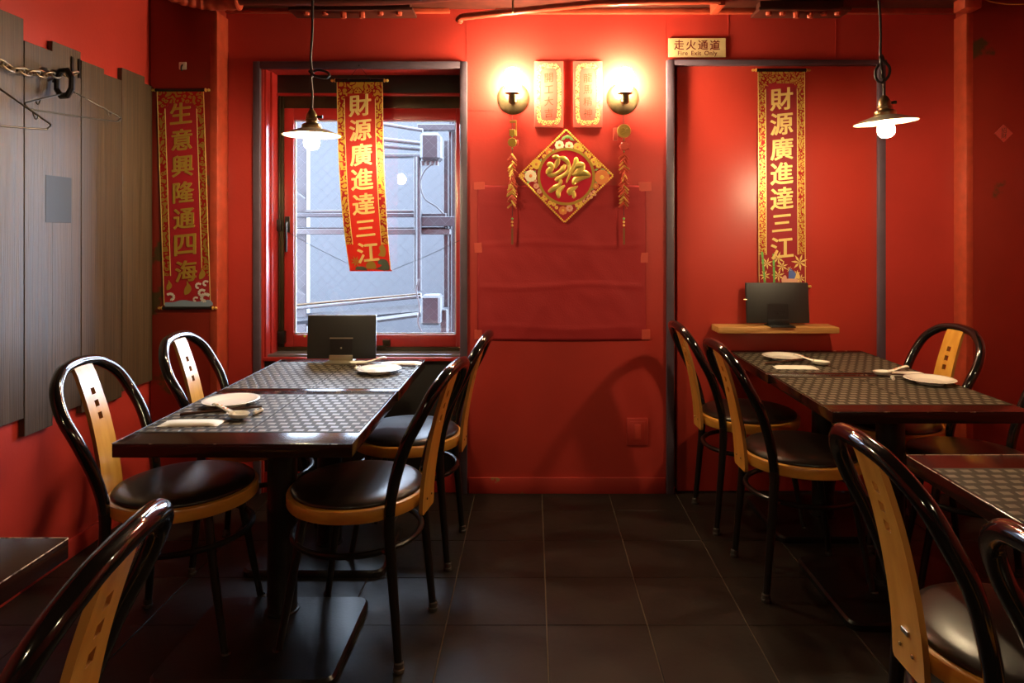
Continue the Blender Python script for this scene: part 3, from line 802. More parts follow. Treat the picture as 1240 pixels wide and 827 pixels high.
b = bm_(); tube(b, [(-.165, .0, .125), (-.15, .0, .125)], .004, 8); obj('side_button', b, BRASS, t2)

# ------------------------------------------------------------------ scrolls
def scroll(name, label, cx, y, zt, wd, ht, text, cs, step, z1, skew=0, bend=None, rod=True, bottom=True, scale=60, gold=GOLDP, deco=None, cloth_m=None):
    """Origin at the top centre. bend(x, z) -> (x, y, rx) lays a flat point onto the hanging cloth."""
    t = thing(name, label, 'scroll', (cx, y, zt))
    bd = bend or (lambda x, z: (x + skew * z, 0.0, 0.0))
    def patch(nm, m, x0, x1, z0, z1, off, n=24, parent=t, th=.0012):
        b = bm_(); A = {}
        for i in range(n + 1):
            z = z1 + (z0 - z1) * i / n
            for j, x in enumerate((x0, x1)):
                X, Y, _ = bd(x, z)
                A[i, j, 0] = b.verts.new((X, Y - off, z)); A[i, j, 1] = b.verts.new((X, Y - off + th, z))
        for i in range(n):
            b.faces.new((A[i, 0, 0], A[i + 1, 0, 0], A[i + 1, 1, 0], A[i, 1, 0])); b.faces.new((A[i, 0, 1], A[i, 1, 1], A[i + 1, 1, 1], A[i + 1, 0, 1]))
            for j in (0, 1): b.faces.new((A[i, j, 0], A[i, j, 1], A[i + 1, j, 1], A[i + 1, j, 0]))
        for i in (0, n): b.faces.new((A[i, 0, 0], A[i, 1, 0], A[i, 1, 1], A[i, 0, 1]))
        bmesh.ops.recalc_face_normals(b, faces=b.faces[:])
        return obj(nm, b, m, parent)
    bw = wd * .165; tb = .095 * wd / .225
    CLM = cloth_m or CRIM
    BR = brocade('gold_brocade_' + str(int(scale)), gold_col, (.42, .01, .012), scale)
    cl = patch('cloth', CLM, -wd / 2, wd / 2, -ht, 0, 0)
    zb = -ht + ht * .145
    patch('side_border', BR, -wd / 2, -wd / 2 + bw, zb, 0, .0012, parent=t); patch('side_border', BR, wd / 2 - bw, wd / 2, zb, 0, .0012, parent=t)
    patch('top_border', BR, -wd / 2 + bw, wd / 2 - bw, -tb * .62, 0, .0012, 4, t)
    for s in (-1, 1):                              # notched corners
        patch('corner', BR, s * (wd / 2 - bw) - (bw * .35 if s > 0 else 0), s * (wd / 2 - bw) + (bw * .35 if s < 0 else 0), -tb * .62 - bw * .35, -tb * .62, .0012, 3, t)
        e = s * (wd / 2 - bw)
        patch('gold_line', GOLDP, e - .0018, e + .0018, zb, -tb * .9, .0022, parent=t, th=.0006)
        e = s * (wd / 2 - .002)
        patch('gold_line', GOLDP, e - .0016, e + .0016, -ht + .01, 0, .0022, parent=t, th=.0006)
    write(text, t, 0, -.003, z1, cs, gold, step, bend=(lambda x, z: (bd(x, z)[0], bd(x, z)[1] - .0028, bd(x, z)[2])))
    if rod:
        for nm, zz in (('top_rod', .004), ('bottom_rod', -ht - .004)):
            if nm == 'bottom_rod' and not bottom: continue
            X, Y, _ = bd(0, zz)
            b = bm_(); tube(b, [(X - wd / 2 - .006, Y, zz), (X + wd / 2 + .006, Y, zz)], .0085, 12); o = obj(nm, b, LACQ, t)
            b = bm_()
            for s in (-1, 1):
                lathe(b, [(0, .024), (.005, .022), (.0075, .016), (.005, .010), (.0055, .006), (.009, .004), (.009, 0)], 12, M.Translation((X + s * (wd / 2 + .006), Y, zz)) @ M.Rotation(s * pi / 2, 4, 'Y'))
            obj('finial', b, GOLDM, o)
    if deco: deco(t, wd, ht, bd)
    return t

def blob(t, name, m, pts, bd, off=.003, th=.0008):
    """A flat printed patch: closed outline of (x, z) points laid on the cloth."""
    b = bm_(); q = spline(pts + [pts[0]], 4)[:-1]
    a = [b.verts.new((bd(x, z)[0], bd(x, z)[1] - off, z)) for x, z in q]; c = [b.verts.new((bd(x, z)[0], bd(x, z)[1] - off + th, z)) for x, z in q]
    n = len(a); b.faces.new(a); b.faces.new(c[::-1])
    for i in range(n): b.faces.new((a[i], c[i], c[(i + 1) % n], a[(i + 1) % n]))
    bmesh.ops.recalc_face_normals(b, faces=b.faces[:])
    return obj(name, b, m, t, smooth=False)
WAVE = mat('wave_blue', (.22, .30, .40), .5); FOAM = mat('wave_foam', (.72, .66, .58), .5); GREEN = mat('print_green', (.16, .45, .10), .5); PEACH = mat('print_peach', (.80, .42, .28), .5)
BLUEP = mat('print_blue', (.10, .16, .45), .5); DKGR = mat('print_dark_green', (.07, .10, .07), .5)
def star(t, m, x, z, r, bd, n=6, name='leaf_spray', off=.003):
    b = bm_()
    for k in range(n):
        a = 2 * pi * k / n + .35; ca, sa = cos(a), sin(a)
        pts = [(0, 0), (r * .5 * ca - r * .13 * sa, r * .5 * sa + r * .13 * ca), (r * ca, r * sa), (r * .5 * ca + r * .13 * sa, r * .5 * sa - r * .13 * ca)]
        vs = [b.verts.new((bd(x + p, z + q)[0], bd(x + p, z + q)[1] - off - .0001 * k, z + q)) for p, q in pts]
        b.faces.new(vs)
    return obj(name, b, m, t, smooth=False)
def deco_wave(t, wd, ht, bd):
    z0 = -ht
    blob(t, 'sea', WAVE, [(-wd * .47, z0 + .004), (wd * .47, z0 + .004), (wd * .47, z0 + .035), (wd * .2, z0 + .026), (-.02, z0 + .034), (-wd * .3, z0 + .024), (-wd * .47, z0 + .022)], bd)
    def wave(x, z, r, s=1):
        b = bm_(); pts = [(x + s * r * (1.0 - .085 * k) * cos(2.5 - .55 * k) , z + r * (1 - .085 * k) * sin(2.5 - .55 * k)) for k in range(9)]
        for (p, q), (p2, q2), k in zip(pts, pts[1:], range(9)):
            tube(b, [(bd(p, q)[0], -.003, q), (bd(p2, q2)[0], -.003, q2)], [r * .30, r * .28], 8, flat=(.03, 1) if 0 else None)
        for v in b.verts: v.co.y = -.003 - (.0006 if v.co.y < -.003 else 0)
        obj('wave', b, FOAM, t)
    wave(-.075, z0 + .045, .022); wave(.070, z0 + .065, .020, -1); wave(.085, z0 + .040, .026, -1); wave(.055, z0 + .098, .017, -1); wave(.04, z0 + .035, .014, -1); wave(.09, z0 + .11, .016, -1)
    fish = lambda x, z, s: [(x + s * a, z + s * c) for a, c in ((-.5, -.9), (.1, -.7), (.55, -.1), (.45, .5), (.15, .9), (-.1, 1.3), (-.15, .7), (-.45, .2), (-.6, -.4))]
    blob(t, 'fish', GOLDD, fish(.005, z0 + .085, .030), bd); blob(t, 'fish', GOLDD, fish(.075, z0 + .155, .026), bd); blob(t, 'fish', GOLDD, fish(-.082, z0 + .10, .022), bd)
def deco_bamboo(t, wd, ht, bd):
    z0 = -ht
    for x, x2, h_ in ((-.08, -.095, .165), (-.035, -.038, .155)):
        b = bm_()
        for k in range(5):
            f, g = k / 5, (k + .92) / 5
            tube(b, [(x + (x2 - x) * f, -.0032, z0 + .004 + h_ * f), (x + (x2 - x) * g, -.0032, z0 + .004 + h_ * g)], .0055, 8)
        for v in b.verts: v.co.y = -.0035 if v.co.y < -.0032 else -.0028
        obj('bamboo', b, GREEN, t)
    for x, z, r in ((-.02, .135, .035), (-.075, .11, .03), (.0, .095, .03), (-.02, .05, .034), (-.085, .05, .028), (.085, .115, .042), (.07, .06, .02), (.09, .035, .024), (.035, .08, .016)):
        star(t, GOLDP, x, z0 + z, r, bd, 7)
    blob(t, 'boat', PEACH, [(.012, z0 + .008), (.075, z0 + .008), (.085, z0 + .028), (.05, z0 + .036), (.012, z0 + .03)], bd)
    blob(t, 'sail', BLUEP, [(.03, z0 + .036), (.036, z0 + .085), (.065, z0 + .06), (.075, z0 + .036)], bd, .0036); blob(t, 'sail', GOLDP, [(.06, z0 + .034), (.075, z0 + .07), (.086, z0 + .04)], bd, .0040)
    blob(t, 'flower', PEACH, [(.0, z0 + .012), (.022, z0 + .01), (.02, z0 + .046), (.008, z0 + .05), (-.004, z0 + .03)], bd, .0036)
def deco_dark(t, wd, ht, bd):
    z0 = -ht
    blob(t, 'rock', DKGR, [(.03, z0 + .012), (.10, z0 + .006), (.098, z0 + .05), (.075, z0 + .062), (.055, z0 + .058), (.045, z0 + .04), (.065, z0 + .03)], bd)
    blob(t, 'rock', DKGR, [(-.08, z0 + .008), (-.02, z0 + .006), (-.03, z0 + .022), (-.07, z0 + .024)], bd); blob(t, 'rock', GOLDD, [(-.02, z0 + .014), (.03, z0 + .012), (.028, z0 + .045), (.0, z0 + .05), (-.018, z0 + .034)], bd)
    blob(t, 'fish', GOLDD, [(.05, z0 + .08), (.085, z0 + .075), (.095, z0 + .11), (.08, z0 + .135), (.06, z0 + .12), (.065, z0 + .10)], bd); star(t, GOLDD, -.07, z0 + .05, .03, bd, 8)
BACKLIT = mat('backlit_cloth', (.62, .030, .014), .55)  # base colour brightened towards orange for the window's backlight
_nt = BACKLIT.node_tree; _t = node(_nt, 'ShaderNodeBsdfTranslucent', Color=(.70, .05, .02, 1)); _m = node(_nt, 'ShaderNodeMixShader', Fac=.35)
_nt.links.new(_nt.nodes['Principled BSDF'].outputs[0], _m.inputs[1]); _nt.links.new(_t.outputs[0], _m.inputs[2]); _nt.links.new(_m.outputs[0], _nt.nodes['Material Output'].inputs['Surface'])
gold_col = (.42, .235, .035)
wt = wx(463, 3.32) - wx(407, 3.32)
# on the left pillar
dl = 3.222
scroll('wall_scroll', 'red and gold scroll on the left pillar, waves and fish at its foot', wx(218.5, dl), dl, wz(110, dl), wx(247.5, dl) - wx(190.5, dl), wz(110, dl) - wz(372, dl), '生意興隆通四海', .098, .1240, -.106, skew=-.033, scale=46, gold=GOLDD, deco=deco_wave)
# on the door
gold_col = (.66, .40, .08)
d2 = 3.345
scroll('wall_scroll', 'crimson and gold hanging scroll with seven characters on the red door above the pine shelf', wx(946, d2), d2, wz(86, d2), wx(974.5, d2) - wx(917.5, d2), wz(86, d2) - wz(346, d2), '財源廣進達三江', .107, .1214, -.1375, skew=-.004, scale=70, gold=GOLDP, deco=deco_bamboo)
# in the window, its lower end drawn towards the glass
gold_col = (.72, .42, .05)
d3 = 3.325
hw = wz(98, d3) - wz(330, d3)
def wbend(x, z):
    u = max(0, -z / hw)
    return (x + .010 * u + .018 * u ** 3 * (1 - x * 4) , .01 + .105 * u ** 2.6, math.atan(.105 * 2.6 * u ** 1.6 / hw))
ws = scroll('window_scroll', 'red and gold scroll hanging before the window, tied back by strings', wx(435, d3), d3, wz(98, d3), wt, hw, '財源廣進達三江', .104, .1200, -.117, bend=wbend, bottom=False, scale=48, cloth_m=BACKLIT, gold=GOLDP, deco=deco_dark)
b = bm_(); xo = 0
nz_ = OZ1 + .012 - wz(98, d3)
tube(b, [(-.055, .002, .006), (0.0, -.001, nz_), (.055, .002, .006)], .0012, 6, cap=False); lathe(b, [(0, .004), (.004, .003), (.004, -.004)], 8, M.Translation((0, -.001, nz_)) @ M.Rotation(pi / 2, 4, 'X'))
obj('hanging_string', b, CORD, ws)
lo_l = wbend(-wt / 2, -hw + .02); lo_r = wbend(wt / 2, -hw + .004)
org = V((wx(435, d3), d3, wz(98, d3)))
for (x, y, _), zz, e in ((lo_l, -hw + .035, px(349, 281, WY - .01)), (lo_r, -hw + .004, px(557, 291, 3.44))):
    b = bm_(); a = V((x, y, zz)); c = e - org; mid = (a + c) / 2 + V((0, 0, -.006)); tube(b, spline([a, mid, c], 6), .0013, 6); obj('tie_string', b, CORD, ws)
b = bm_(); lathe(b, [(0, .006), (.006, .0), (0, -.006)], 10, M.Translation((lo_r[0], lo_r[1] - .003, -hw + .004))); obj('bead', b, PINK, ws)

# ------------------------------------------------------------------ pendants, sconces
def pendant(label, x, y, z, loop, glow=None):
    """z = height of the shade rim."""
    t = thing('pendant_lamp', label, 'lamp', (x, y, z), 0, 'pendant lamps over the tables')
    b = bm_(); lathe(b, [(.026, .026), (.05, .022), (.085, .010), (.108, .001), (.110, -.0015), (.108, -.0025), (.085, .006), (.05, .018), (.026, .022)], 48); obj('shade', b, SHADE, t, angle=60)
    b = bm_(); lathe(b, [(.0, .098), (.007, .098), (.012, .092), (.020, .080), (.022, .068), (.022, .060), (.026, .058), (.026, .054), (.022, .052), (.022, .046), (.036, .040), (.038, .030), (.036, .024), (.0, .024)], 28); so = obj('socket', b, BRASS, t)
    b = bm_(); tube(b, [(.02, 0, .070), (.042, 0, .070)], [.005, .007], 10); obj('switch_key', b, LEG, so)
    b = bm_(); lathe(b, [(.013, .024), (.014, .006)], 16); obj('bulb_cap', b, STEEL, t)
    b = bm_(); lathe(b, [(0, .008), (.014, .006), (.020, -.004), (.0285, -.020), (.030, -.030), (.027, -.043), (.017, -.054), (0, -.058)], 24); obj('bulb', b, glow or BULB, t, angle=80)
    zt = ZC - z - .001
    lx, lz, sz = loop                             # knot height, loop size
    b = bm_(); tube(b, spline([(0, 0, .095), (.002, 0, .16), (-.003, 0, lz - .02), (.001, .004, lz), (-.004, 0, lz + .06), (.003, 0, lz + .2), (0, 0, zt)], 8), .0048, 10)
    c = obj('cord', b, CORD, t)
    b = bm_()
    if lx > 0: tube(b, spline([(-.005, .006, lz - .005), (.012, .008, lz + .014), (.045, .006, lz + .012), (.068, 0, lz - .002), (.055, -.006, lz - .018), (.02, -.008, lz - .012), (-.006, -.006, lz + .006), (-.006, .004, lz + .012)], 7), .0045, 10)
    else: tube(b, spline([(.0, .006, lz + .035), (-.020, .008, lz + .01), (-.023, .004, lz - .022), (-.006, 0, lz - .040), (.018, -.006, lz - .018), (.022, -.008, lz + .012), (.004, -.007, lz + .036), (-.008, -.004, lz + .05), (.004, .006, lz + .06), (.01, .008, lz + .045)], 7), .0048, 10)
    obj('knot', b, CORD, c)
    return t
pendant('pendant lamp with glowing bulb hanging in front of the window', wx(377.5, 2.62), 2.62, wz(163.5, 2.62), (1, .235, 1))
rp_ = pendant('pendant lamp with glowing bulb hanging at the right before the door casing', wx(1072.5, 2.5), 2.5, wz(148, 2.5), (-1, .185, 1))
rp_.rotation_euler = (R(1), R(-4), 0)
pendant('pendant lamp out of the frame at the right, nearer than all others in view', 1.20, .15, 1.58, (1, .235, 1), BULBF)
pendant('pendant lamp out of the frame behind the viewpoint at the left', -.62, -.50, 1.56, (-1, .185, 1), BULBF)

def sconce(label, x, y, z, s):
    t = thing('wall_lamp', label, 'lamp', (x, y, z), 0, 'glowing wall lamps')
    fw = M.Rotation(pi / 2, 4, 'X')
    b = bm_(); lathe(b, [(0, .016), (.03, .015), (.062, .010), (.077, .004), (.080, 0), (0, 0)], 40, fw); obj('backplate', b, BRASS, t)
    b = bm_(); tube(b, spline([(0, -.012, -.02), (0, -.04, -.035), (0, -.07, -.025), (0, -.08, 0)], 6), .008, 10); obj('arm', b, BRASS, t)
    b = bm_(); lathe(b, [(0, -.045), (.010, -.045), (.020, -.035), (.020, .0), (.024, .003), (.036, .006), (.036, .010), (0, .010)], 24, M.Translation((0, -.08, 0))); obj('holder', b, BRASS, t)
    b = bm_(); lathe(b, [(0, .010), (.024, .012), (.034, .03), (.041, .055), (.043, .08), (.040, .105), (.028, .122), (.012, .129), (0, .130)], 28, M.Translation((0, -.08, 0))); obj('glass_shade', b, BULB2, t, angle=80)
    return t
sconce('glowing wall lamp left of the two red plaques', wx(621.5, DB), DB, wz(119, DB), 1)
sconce('glowing wall lamp right of the two red plaques', wx(754, DB), DB, wz(119, DB), 1)

# ------------------------------------------------------------------ firecracker strings
b = bm_(); lathe(b, [(0, .0), (.0042, 0), (.0042, .034), (.0034, .036), (0, .036)], 8); crk = bpy.data.meshes.new('firecracker')
b.to_mesh(crk); b.free(); crk.materials.append(mat('cracker_red', (.50, .07, .03), .35, .2))
b = bm_(); lathe(b, [(0, .0), (.0042, 0), (.0042, .034), (.0034, .036), (0, .036)], 8); crg = bpy.data.meshes.new('firecracker')
b.to_mesh(crg); b.free(); crg.materials.append(mat('cracker_gold', (.72, .46, .12), .28, .75))
def crackers(name, label, x, ytop, coin):
    y = DB - .032
    z0 = wz(ytop, DB)
    t = thing(name, label, 'ornament', (x, y, z0), 0, 'hanging firecracker strings')
    zz = lambda p: wz(p, DB) - z0
    b = bm_(); tube(b, [(0, .028, zz(139)), (0, .008, zz(150)), (0, 0, zz(262))], .0014, 6); obj('cord', b, CORD, t)
    if coin:
        b = bm_(); fw = M.Translation((0, 0, zz(160))) @ M.Rotation(pi / 2, 4, 'X')
        lathe(b, [(0, .006), (.026, .006), (.028, .009), (.032, .009), (.034, .006), (.034, -.006), (0, -.006)], 28, fw); co_ = obj('coin', b, GOLDM, t)
        b = bm_()
        for q in ([(-.016, .010), (-.004, .014), (.008, .004)], [(-.014, -.004), (.0, .002), (.016, .012)], [(-.010, -.014), (.004, -.010), (.014, -.004)]):
            tube(b, [(u, -.0085, zz(160) + v) for u, v in q], [.003, .0042, .0025], 8)
        obj('coin_relief', b, FOIL, co_)
        b = bm_(); box(b, -.052, -.03, -.004, .016, zz(171), zz(156), .003); obj('side_tab', b, TAPE, t)
    else:
        b = bm_()
        box(b, -.012, .022, -.004, .004, zz(150), zz(147), .001, 1); box(b, .016, .022, -.004, .004, zz(166), zz(147), .001, 1); box(b, -.014, .016, -.005, .005, zz(166), zz(158), .002, 1)
        obj('square_hook', b, GOLDD, t)
    zc = zz(178 if coin else 173.5)
    b = bm_(); lathe(b, [(0, .009), (.020, .009), (.023, .006), (.023, -.006), (0, -.009)], 6 if coin else 8, M.Translation((0, 0, zc)) @ M.Rotation(pi / 2, 4, 'X')); obj('lucky_disc', b, GOLDD if not coin else TAPE, t)
    b = bm_(); box(b, .012, .028, 0, .012, zc - .014, zc + .014, .002, 1); obj('side_tab', b, TAPE, t)
    for p in (166.5, 180.5):
        b = bm_(); lathe(b, [(0, .005), (.005, 0), (0, -.005)], 10, M.Translation((0, -.002, zz(p + (4 if coin else 0))))); obj('green_bead', b, GREEN, t)
    rng = random.Random(int(x * 1000))
    z = zz(187)
    k = 0
    while z > zz(248):
        for s in (-1, 1):
            if rng.random() < .08: continue
            a = s * R(rng.uniform(30, 58)) if not 6 < k < 11 else s * R(rng.uniform(16, 34))
            tlt = R(rng.uniform(-25, 25))
            o = inst('firecracker', crg if rng.random() < .42 else crk, t, (s * .003, rng.uniform(-.008, .004), z), (pi + tlt, a, 0))
        z -= .0118 + rng.uniform(-.002, .002); k += 1
    for i, p in enumerate((265, 269, 273)):
        b = bm_(); lathe(b, [(0, .006), (.0055, .003), (.0055, -.003), (0, -.006)], 10, M.Translation((0, 0, zz(p)))); obj('bead', b, GREEN if i == 0 else GOLDM, t)
    b = bm_(); tube(b, [(0, 0, zz(262)), (0, 0, zz(278))], .001, 5)
    for j in range(7): tube(b, [(.003 * cos(j), .003 * sin(j), zz(276)), (.004 * cos(j), .004 * sin(j), zz(296))], .0014, 5)
    obj('tassel', b, mat('tassel_brown', (.22, .09, .02), .6), t)
    return t
crackers('firecracker_string', 'gold and red firecracker string below the left wall lamp, square hook at its top', wx(620.5, DB), 146, False)
crackers('firecracker_string', 'gold and red firecracker string below the right wall lamp, round gold coin at its top', wx(754.5, DB), 146, True)

# ------------------------------------------------------------------ plaques, diamond, sign, sticker
LACE = brocade('gold_lace', (.95, .72, .26), (.62, .12, .07), 95)
def plaque(label, x0, x1, y0, y1, text):
    cx, cz = (wx(x0, DB) + wx(x1, DB)) / 2, (wz(y0, DB) + wz(y1, DB)) / 2
    hw, hh = (wx(x1, DB) - wx(x0, DB)) / 2, (wz(y0, DB) - wz(y1, DB)) / 2
    t = thing('wall_plaque', label, 'plaque', (cx, DB, cz), 0, 'red good-luck plaques between the wall lamps')
    b = bm_(); box(b, -hw, hw, -.016, -.001, -hh, hh, .002); obj('board', b, PINK, t)
    i0, i1, o0, o1 = hw * .60, hh * .79, hw * .84, hh * .93
    b = bm_(); ring = lambda a, c, n=24: [(a * math.copysign(abs(cos(q)) ** .42, cos(q)), c * math.copysign(abs(sin(q)) ** .30, sin(q))) for q in [2 * pi * k / 96 + .001 for k in range(96)]]
    A = [b.verts.new((x * (1 + .03 * (k % 4 == 0)), -.0172, z * (1 + .008 * (k % 4 == 0)))) for k, (x, z) in enumerate(ring(o0, o1))]; B = [b.verts.new((x * (1 - .05 * (k % 4 == 2)), -.0172, z)) for k, (x, z) in enumerate(ring(i0, i1))]
    for k in range(96): b.faces.new((A[k], A[(k + 1) % 96], B[(k + 1) % 96], B[k]))
    bmesh.ops.recalc_face_normals(b, faces=b.faces[:])
    obj('lace_border', b, LACE, t, smooth=False)
    write(text, t, 0, -.0162, hh * .50, hw * .62, mat('plaque_ink', (.085, .028, .006), .5, .0), hh * .355, bold=.004, lean=.12, relief=.006)
plaque('narrow red plaque with gold lace border and four characters, beside the left wall lamp', 647, 682, 75, 155, '開工大吉')
plaque('narrow red plaque with gold lace border and four characters, beside the right wall lamp', 694, 729, 75, 155, '龍馬精神')

dc = px(685.5, 214, DB - .012)
t = thing('diamond_hanging', 'red diamond board with gold foil character and flowers between the firecracker strings', 'ornament', (dc.x, DB - .015, dc.z))
k = DB / F
b = bm_(); prism(b, [(0, 58.5 * k), (58.5 * k, 1 * k), (-2 * k, -57 * k), (-59 * k, 1 * k)], -.010, 0); box(b, -.01, .01, 0, .0145, .13, .15); obj('board', b, mat('diamond_red', (.40, .010, .022), .4), t, smooth=False)
b = bm_(); cor = [V((0, 56.5 * k)), V((56.5 * k, 1 * k)), V((-2 * k, -55 * k)), V((-57 * k, 1 * k))]
for i in range(4):
    p, q = cor[i], cor[(i + 1) % 4]; d = (q - p); n = 30; ang = math.atan2(d.y, d.x)
    for j in range(n):
        c = p + d * ((j + .5) / n)
        box(b, -.0042, .0042, -.0125, -.0095, -.0042, .0042, .001, 1, M.Translation((c.x, 0, c.y)) @ M.Rotation(-ang, 4, 'Y'))
tag(obj('edge_stud', b, mat('stud_gold', (.85, .52, .08), .35, .4), t, smooth=False), kind='stuff')
b = bm_(); lathe(b, [(.127, .0), (.127, .0026), (.140, .0026), (.140, 0)], 72, M.Translation((0, -.010, 0)) @ M.Rotation(pi / 2, 4, 'X')); obj('gold_circle', b, GOLDD, t, smooth=False)
b = bm_(); lathe(b, [(0, .001), (.127, .001), (.127, 0)], 72, M.Translation((0, -.010, 0)) @ M.Rotation(pi / 2, 4, 'X')); obj('centre_disc', b, mat('centre_red', (.50, .010, .030), .3), t)
def foil(pts, name='foil_stroke'):
    """Puffed foil stroke: (u, v, half width) in picture units of the 891-wide close view, around (410, 412)."""
    q = spline([((u - 410) / 6.364 * k, (412 - v) / 6.364 * k, r / 6.364 * k) for u, v, r in pts], 6)
    b = bm_(); tube(b, [(u, -.014, v) for u, v, r in q], [max(r, .0008) for u, v, r in q], 14)
    for v in b.verts: v.co.y = -.012 + (v.co.y + .014) * .42
    return obj(name, b, FOIL, t, angle=80)
foil([(300, 268, 6), (330, 262, 18), (352, 275, 12), (340, 310, 20), (322, 350, 10)])
foil([(262, 330, 8), (285, 320, 22), (300, 345, 20), (275, 375, 24), (262, 395, 10)])
foil([(265, 395, 8), (300, 405, 18), (345, 385, 14), (385, 350, 16), (400, 320, 10)])
foil([(345, 270, 6), (385, 272, 18), (420, 300, 16), (432, 345, 14), (415, 385, 16), (380, 410, 14), (345, 430, 18), (325, 445, 8)])
foil([(368, 345, 8), (395, 335, 10), (390, 362, 9), (368, 366, 7)])
foil([(340, 432, 8), (368, 448, 16), (355, 475, 14), (320, 500, 20), (285, 525, 16), (278, 535, 6)])
foil([(400, 480, 6), (375, 500, 16), (350, 530, 20), (352, 560, 16), (350, 578, 6)])
foil([(478, 268, 10), (485, 285, 20), (478, 315, 18), (462, 350, 16), (440, 395, 12), (420, 440, 8), (412, 462, 3)])
foil([(470, 350, 10), (505, 325, 26), (540, 325, 16), (530, 355, 22), (495, 380, 24), (465, 400, 12)])
foil([(455, 400, 8), (500, 395, 18), (550, 385, 22), (585, 400, 14), (575, 415, 10), (530, 425, 16), (485, 440, 24), (470, 460, 20), (480, 470, 8)])
foil([(500, 485, 4), (475, 500, 14), (440, 520, 22), (430, 545, 16), (425, 550, 6)])
foil([(440, 520, 8), (462, 535, 18), (470, 560, 16), (460, 577, 8)])
YEL = mat('flower_yellow', (.80, .50, .08), .5); CRE = mat('flower_cream', (.85, .72, .50), .5); ORA = mat('flower_orange', (.72, .22, .06), .5); PNK = mat('flower_pink', (.80, .40, .28), .5); LEAFG = mat('flower_leaf', (.25, .42, .14), .5)
def flower(u, v, r, m, n=8):
    x, z, rr = (u - 410) / 6.364 * k, (412 - v) / 6.364 * k, r / 6.364 * k
    b = bm_()
    for i in range(n):
        a = 2 * pi * i / n
        lathe(b, [(0, .0012), (rr * .36, .0008), (rr * .40, -.001)], 8, M.Translation((x + rr * .62 * cos(a), -.0105 - .0001 * i, z + rr * .62 * sin(a))) @ M.Rotation(pi / 2, 4, 'X') )
    o = obj('flower', b, m, t)
    b = bm_(); lathe(b, [(0, .003), (rr * .28, .002), (rr * .32, -.001)], 10, M.Translation((x, -.0105, z)) @ M.Rotation(pi / 2, 4, 'X')); obj('flower_eye', b, ORA if m is not ORA else YEL, o)
def leafp(u, v, r, a, m=LEAFG):
    x, z, rr = (u - 410) / 6.364 * k, (412 - v) / 6.364 * k, r / 6.364 * k
    b = bm_(); tube(b, [(x - rr * cos(a), -.0108, z - rr * sin(a)), (x, -.0108, z), (x + rr * cos(a), -.0108, z + rr * sin(a))], [.0005, rr * .45, .0005], 8)
    for vv in b.verts: vv.co.y = -.0105 + (vv.co.y + .0108) * .2
    obj('leaf', b, m, t)
for a in ((358, 172, 36, CRE), (432, 178, 34, CRE), (498, 188, 34, YEL), (530, 208, 18, YEL), (280, 225, 30, ORA), (243, 258, 18, YEL), (182, 318, 40, YEL), (140, 350, 14, YEL), (138, 408, 46, CRE, 11),
          (75, 408, 16, YEL), (172, 445, 14, PNK), (180, 485, 22, PNK), (205, 525, 20, PNK), (248, 572, 26, YEL, 6), (285, 612, 17, YEL), (315, 622, 18, YEL), (335, 650, 14, YEL), (385, 672, 34, ORA), (435, 655, 28, PNK),
          (505, 620, 34, YEL), (548, 600, 13, PNK), (545, 575, 12, PNK), (572, 558, 13, PNK), (598, 545, 13, PNK), (622, 530, 13, PNK), (575, 585, 12, PNK), (602, 570, 12, PNK), (630, 550, 11, PNK), (635, 485, 24, ORA), (683, 418, 58, ORA, 14), (620, 300, 30, YEL), (658, 325, 24, YEL), (580, 255, 22, YEL), (560, 235, 12, YEL)): flower(*a)
for a in ((390, 120, 28, .7), (420, 108, 34, .0), (450, 124, 28, -.6), (485, 160, 14, .8), (310, 212, 14, 1), (215, 290, 20, 1.2), (100, 380, 18, .3), (120, 455, 22, 1.2), (165, 375, 16, .5), (640, 360, 18, .4), (690, 358, 20, -.3), (735, 385, 16, -.8), (645, 455, 18, .2), (610, 510, 14, .3), (370, 660, 14, 1.2), (300, 595, 16, 0), (500, 655, 12, .4), (560, 225, 12, .3), (640, 285, 12, 1)): leafp(*a)

t = thing('exit_sign', 'small brass fire exit sign with red lettering above the door', 'sign', (wx(844, DB), DB, wz(58, DB)))
b = bm_(); box(b, wx(809.5, DB) - wx(844, DB), wx(878.5, DB) - wx(844, DB), -.006, -.0005, wz(69.5, DB) - wz(58, DB), wz(46.5, DB) - wz(58, DB), .001, 1); obj('sign_plate', b, SIGN, t)
write('走火通道', t, wx(822, DB) - wx(844, DB), -.0062, wz(54.8, DB) - wz(58, DB), .048, SIGNR, .0585, vertical=False, bold=.014, lean=.0, relief=.005)
def line(text, parent, x, y, z, h, m, name='lettering', bold=.012):
    c = bpy.data.curves.new('line', 'FONT'); c.body = text; c.offset = bold; c.extrude = .02; c.align_x = 'CENTER'; c.space_word = 1.5; c.space_character = 1.08
    o = bpy.data.objects.new('line', c); COL.objects.link(o); bpy.context.view_layer.update()
    me = bpy.data.meshes.new_from_object(o.evaluated_get(bpy.context.evaluated_depsgraph_get()))
    bpy.data.objects.remove(o); bpy.data.curves.remove(c)
    me.materials.clear(); me.materials.append(m)
    for v in me.vertices: v.co = (v.co.x * h, -v.co.z * .006, v.co.y * h)
    inst(name, me, parent, (x, y, z))
line('Fire Exit Only', t, 0, -.0062, wz(67.2, DB) - wz(58, DB), .030, SIGNR)

d4 = 3.2445
t = thing('door_sticker', 'small faded red diamond sticker on the right pillar', 'sticker', (wx(1215.5, d4), d4, wz(161.5, d4)))
b = bm_(); prism(b, [(0, .042), (.043, 0), (0, -.042), (-.043, 0)], -.001, .004); obj('paper', b, mat('faded_sticker', (.42, .055, .04), .5), t, smooth=False)
write('招財', t, 0, -.0016, .014, .026, mat('sticker_ink', (.10, .02, .015), .5), .026, bold=.004)

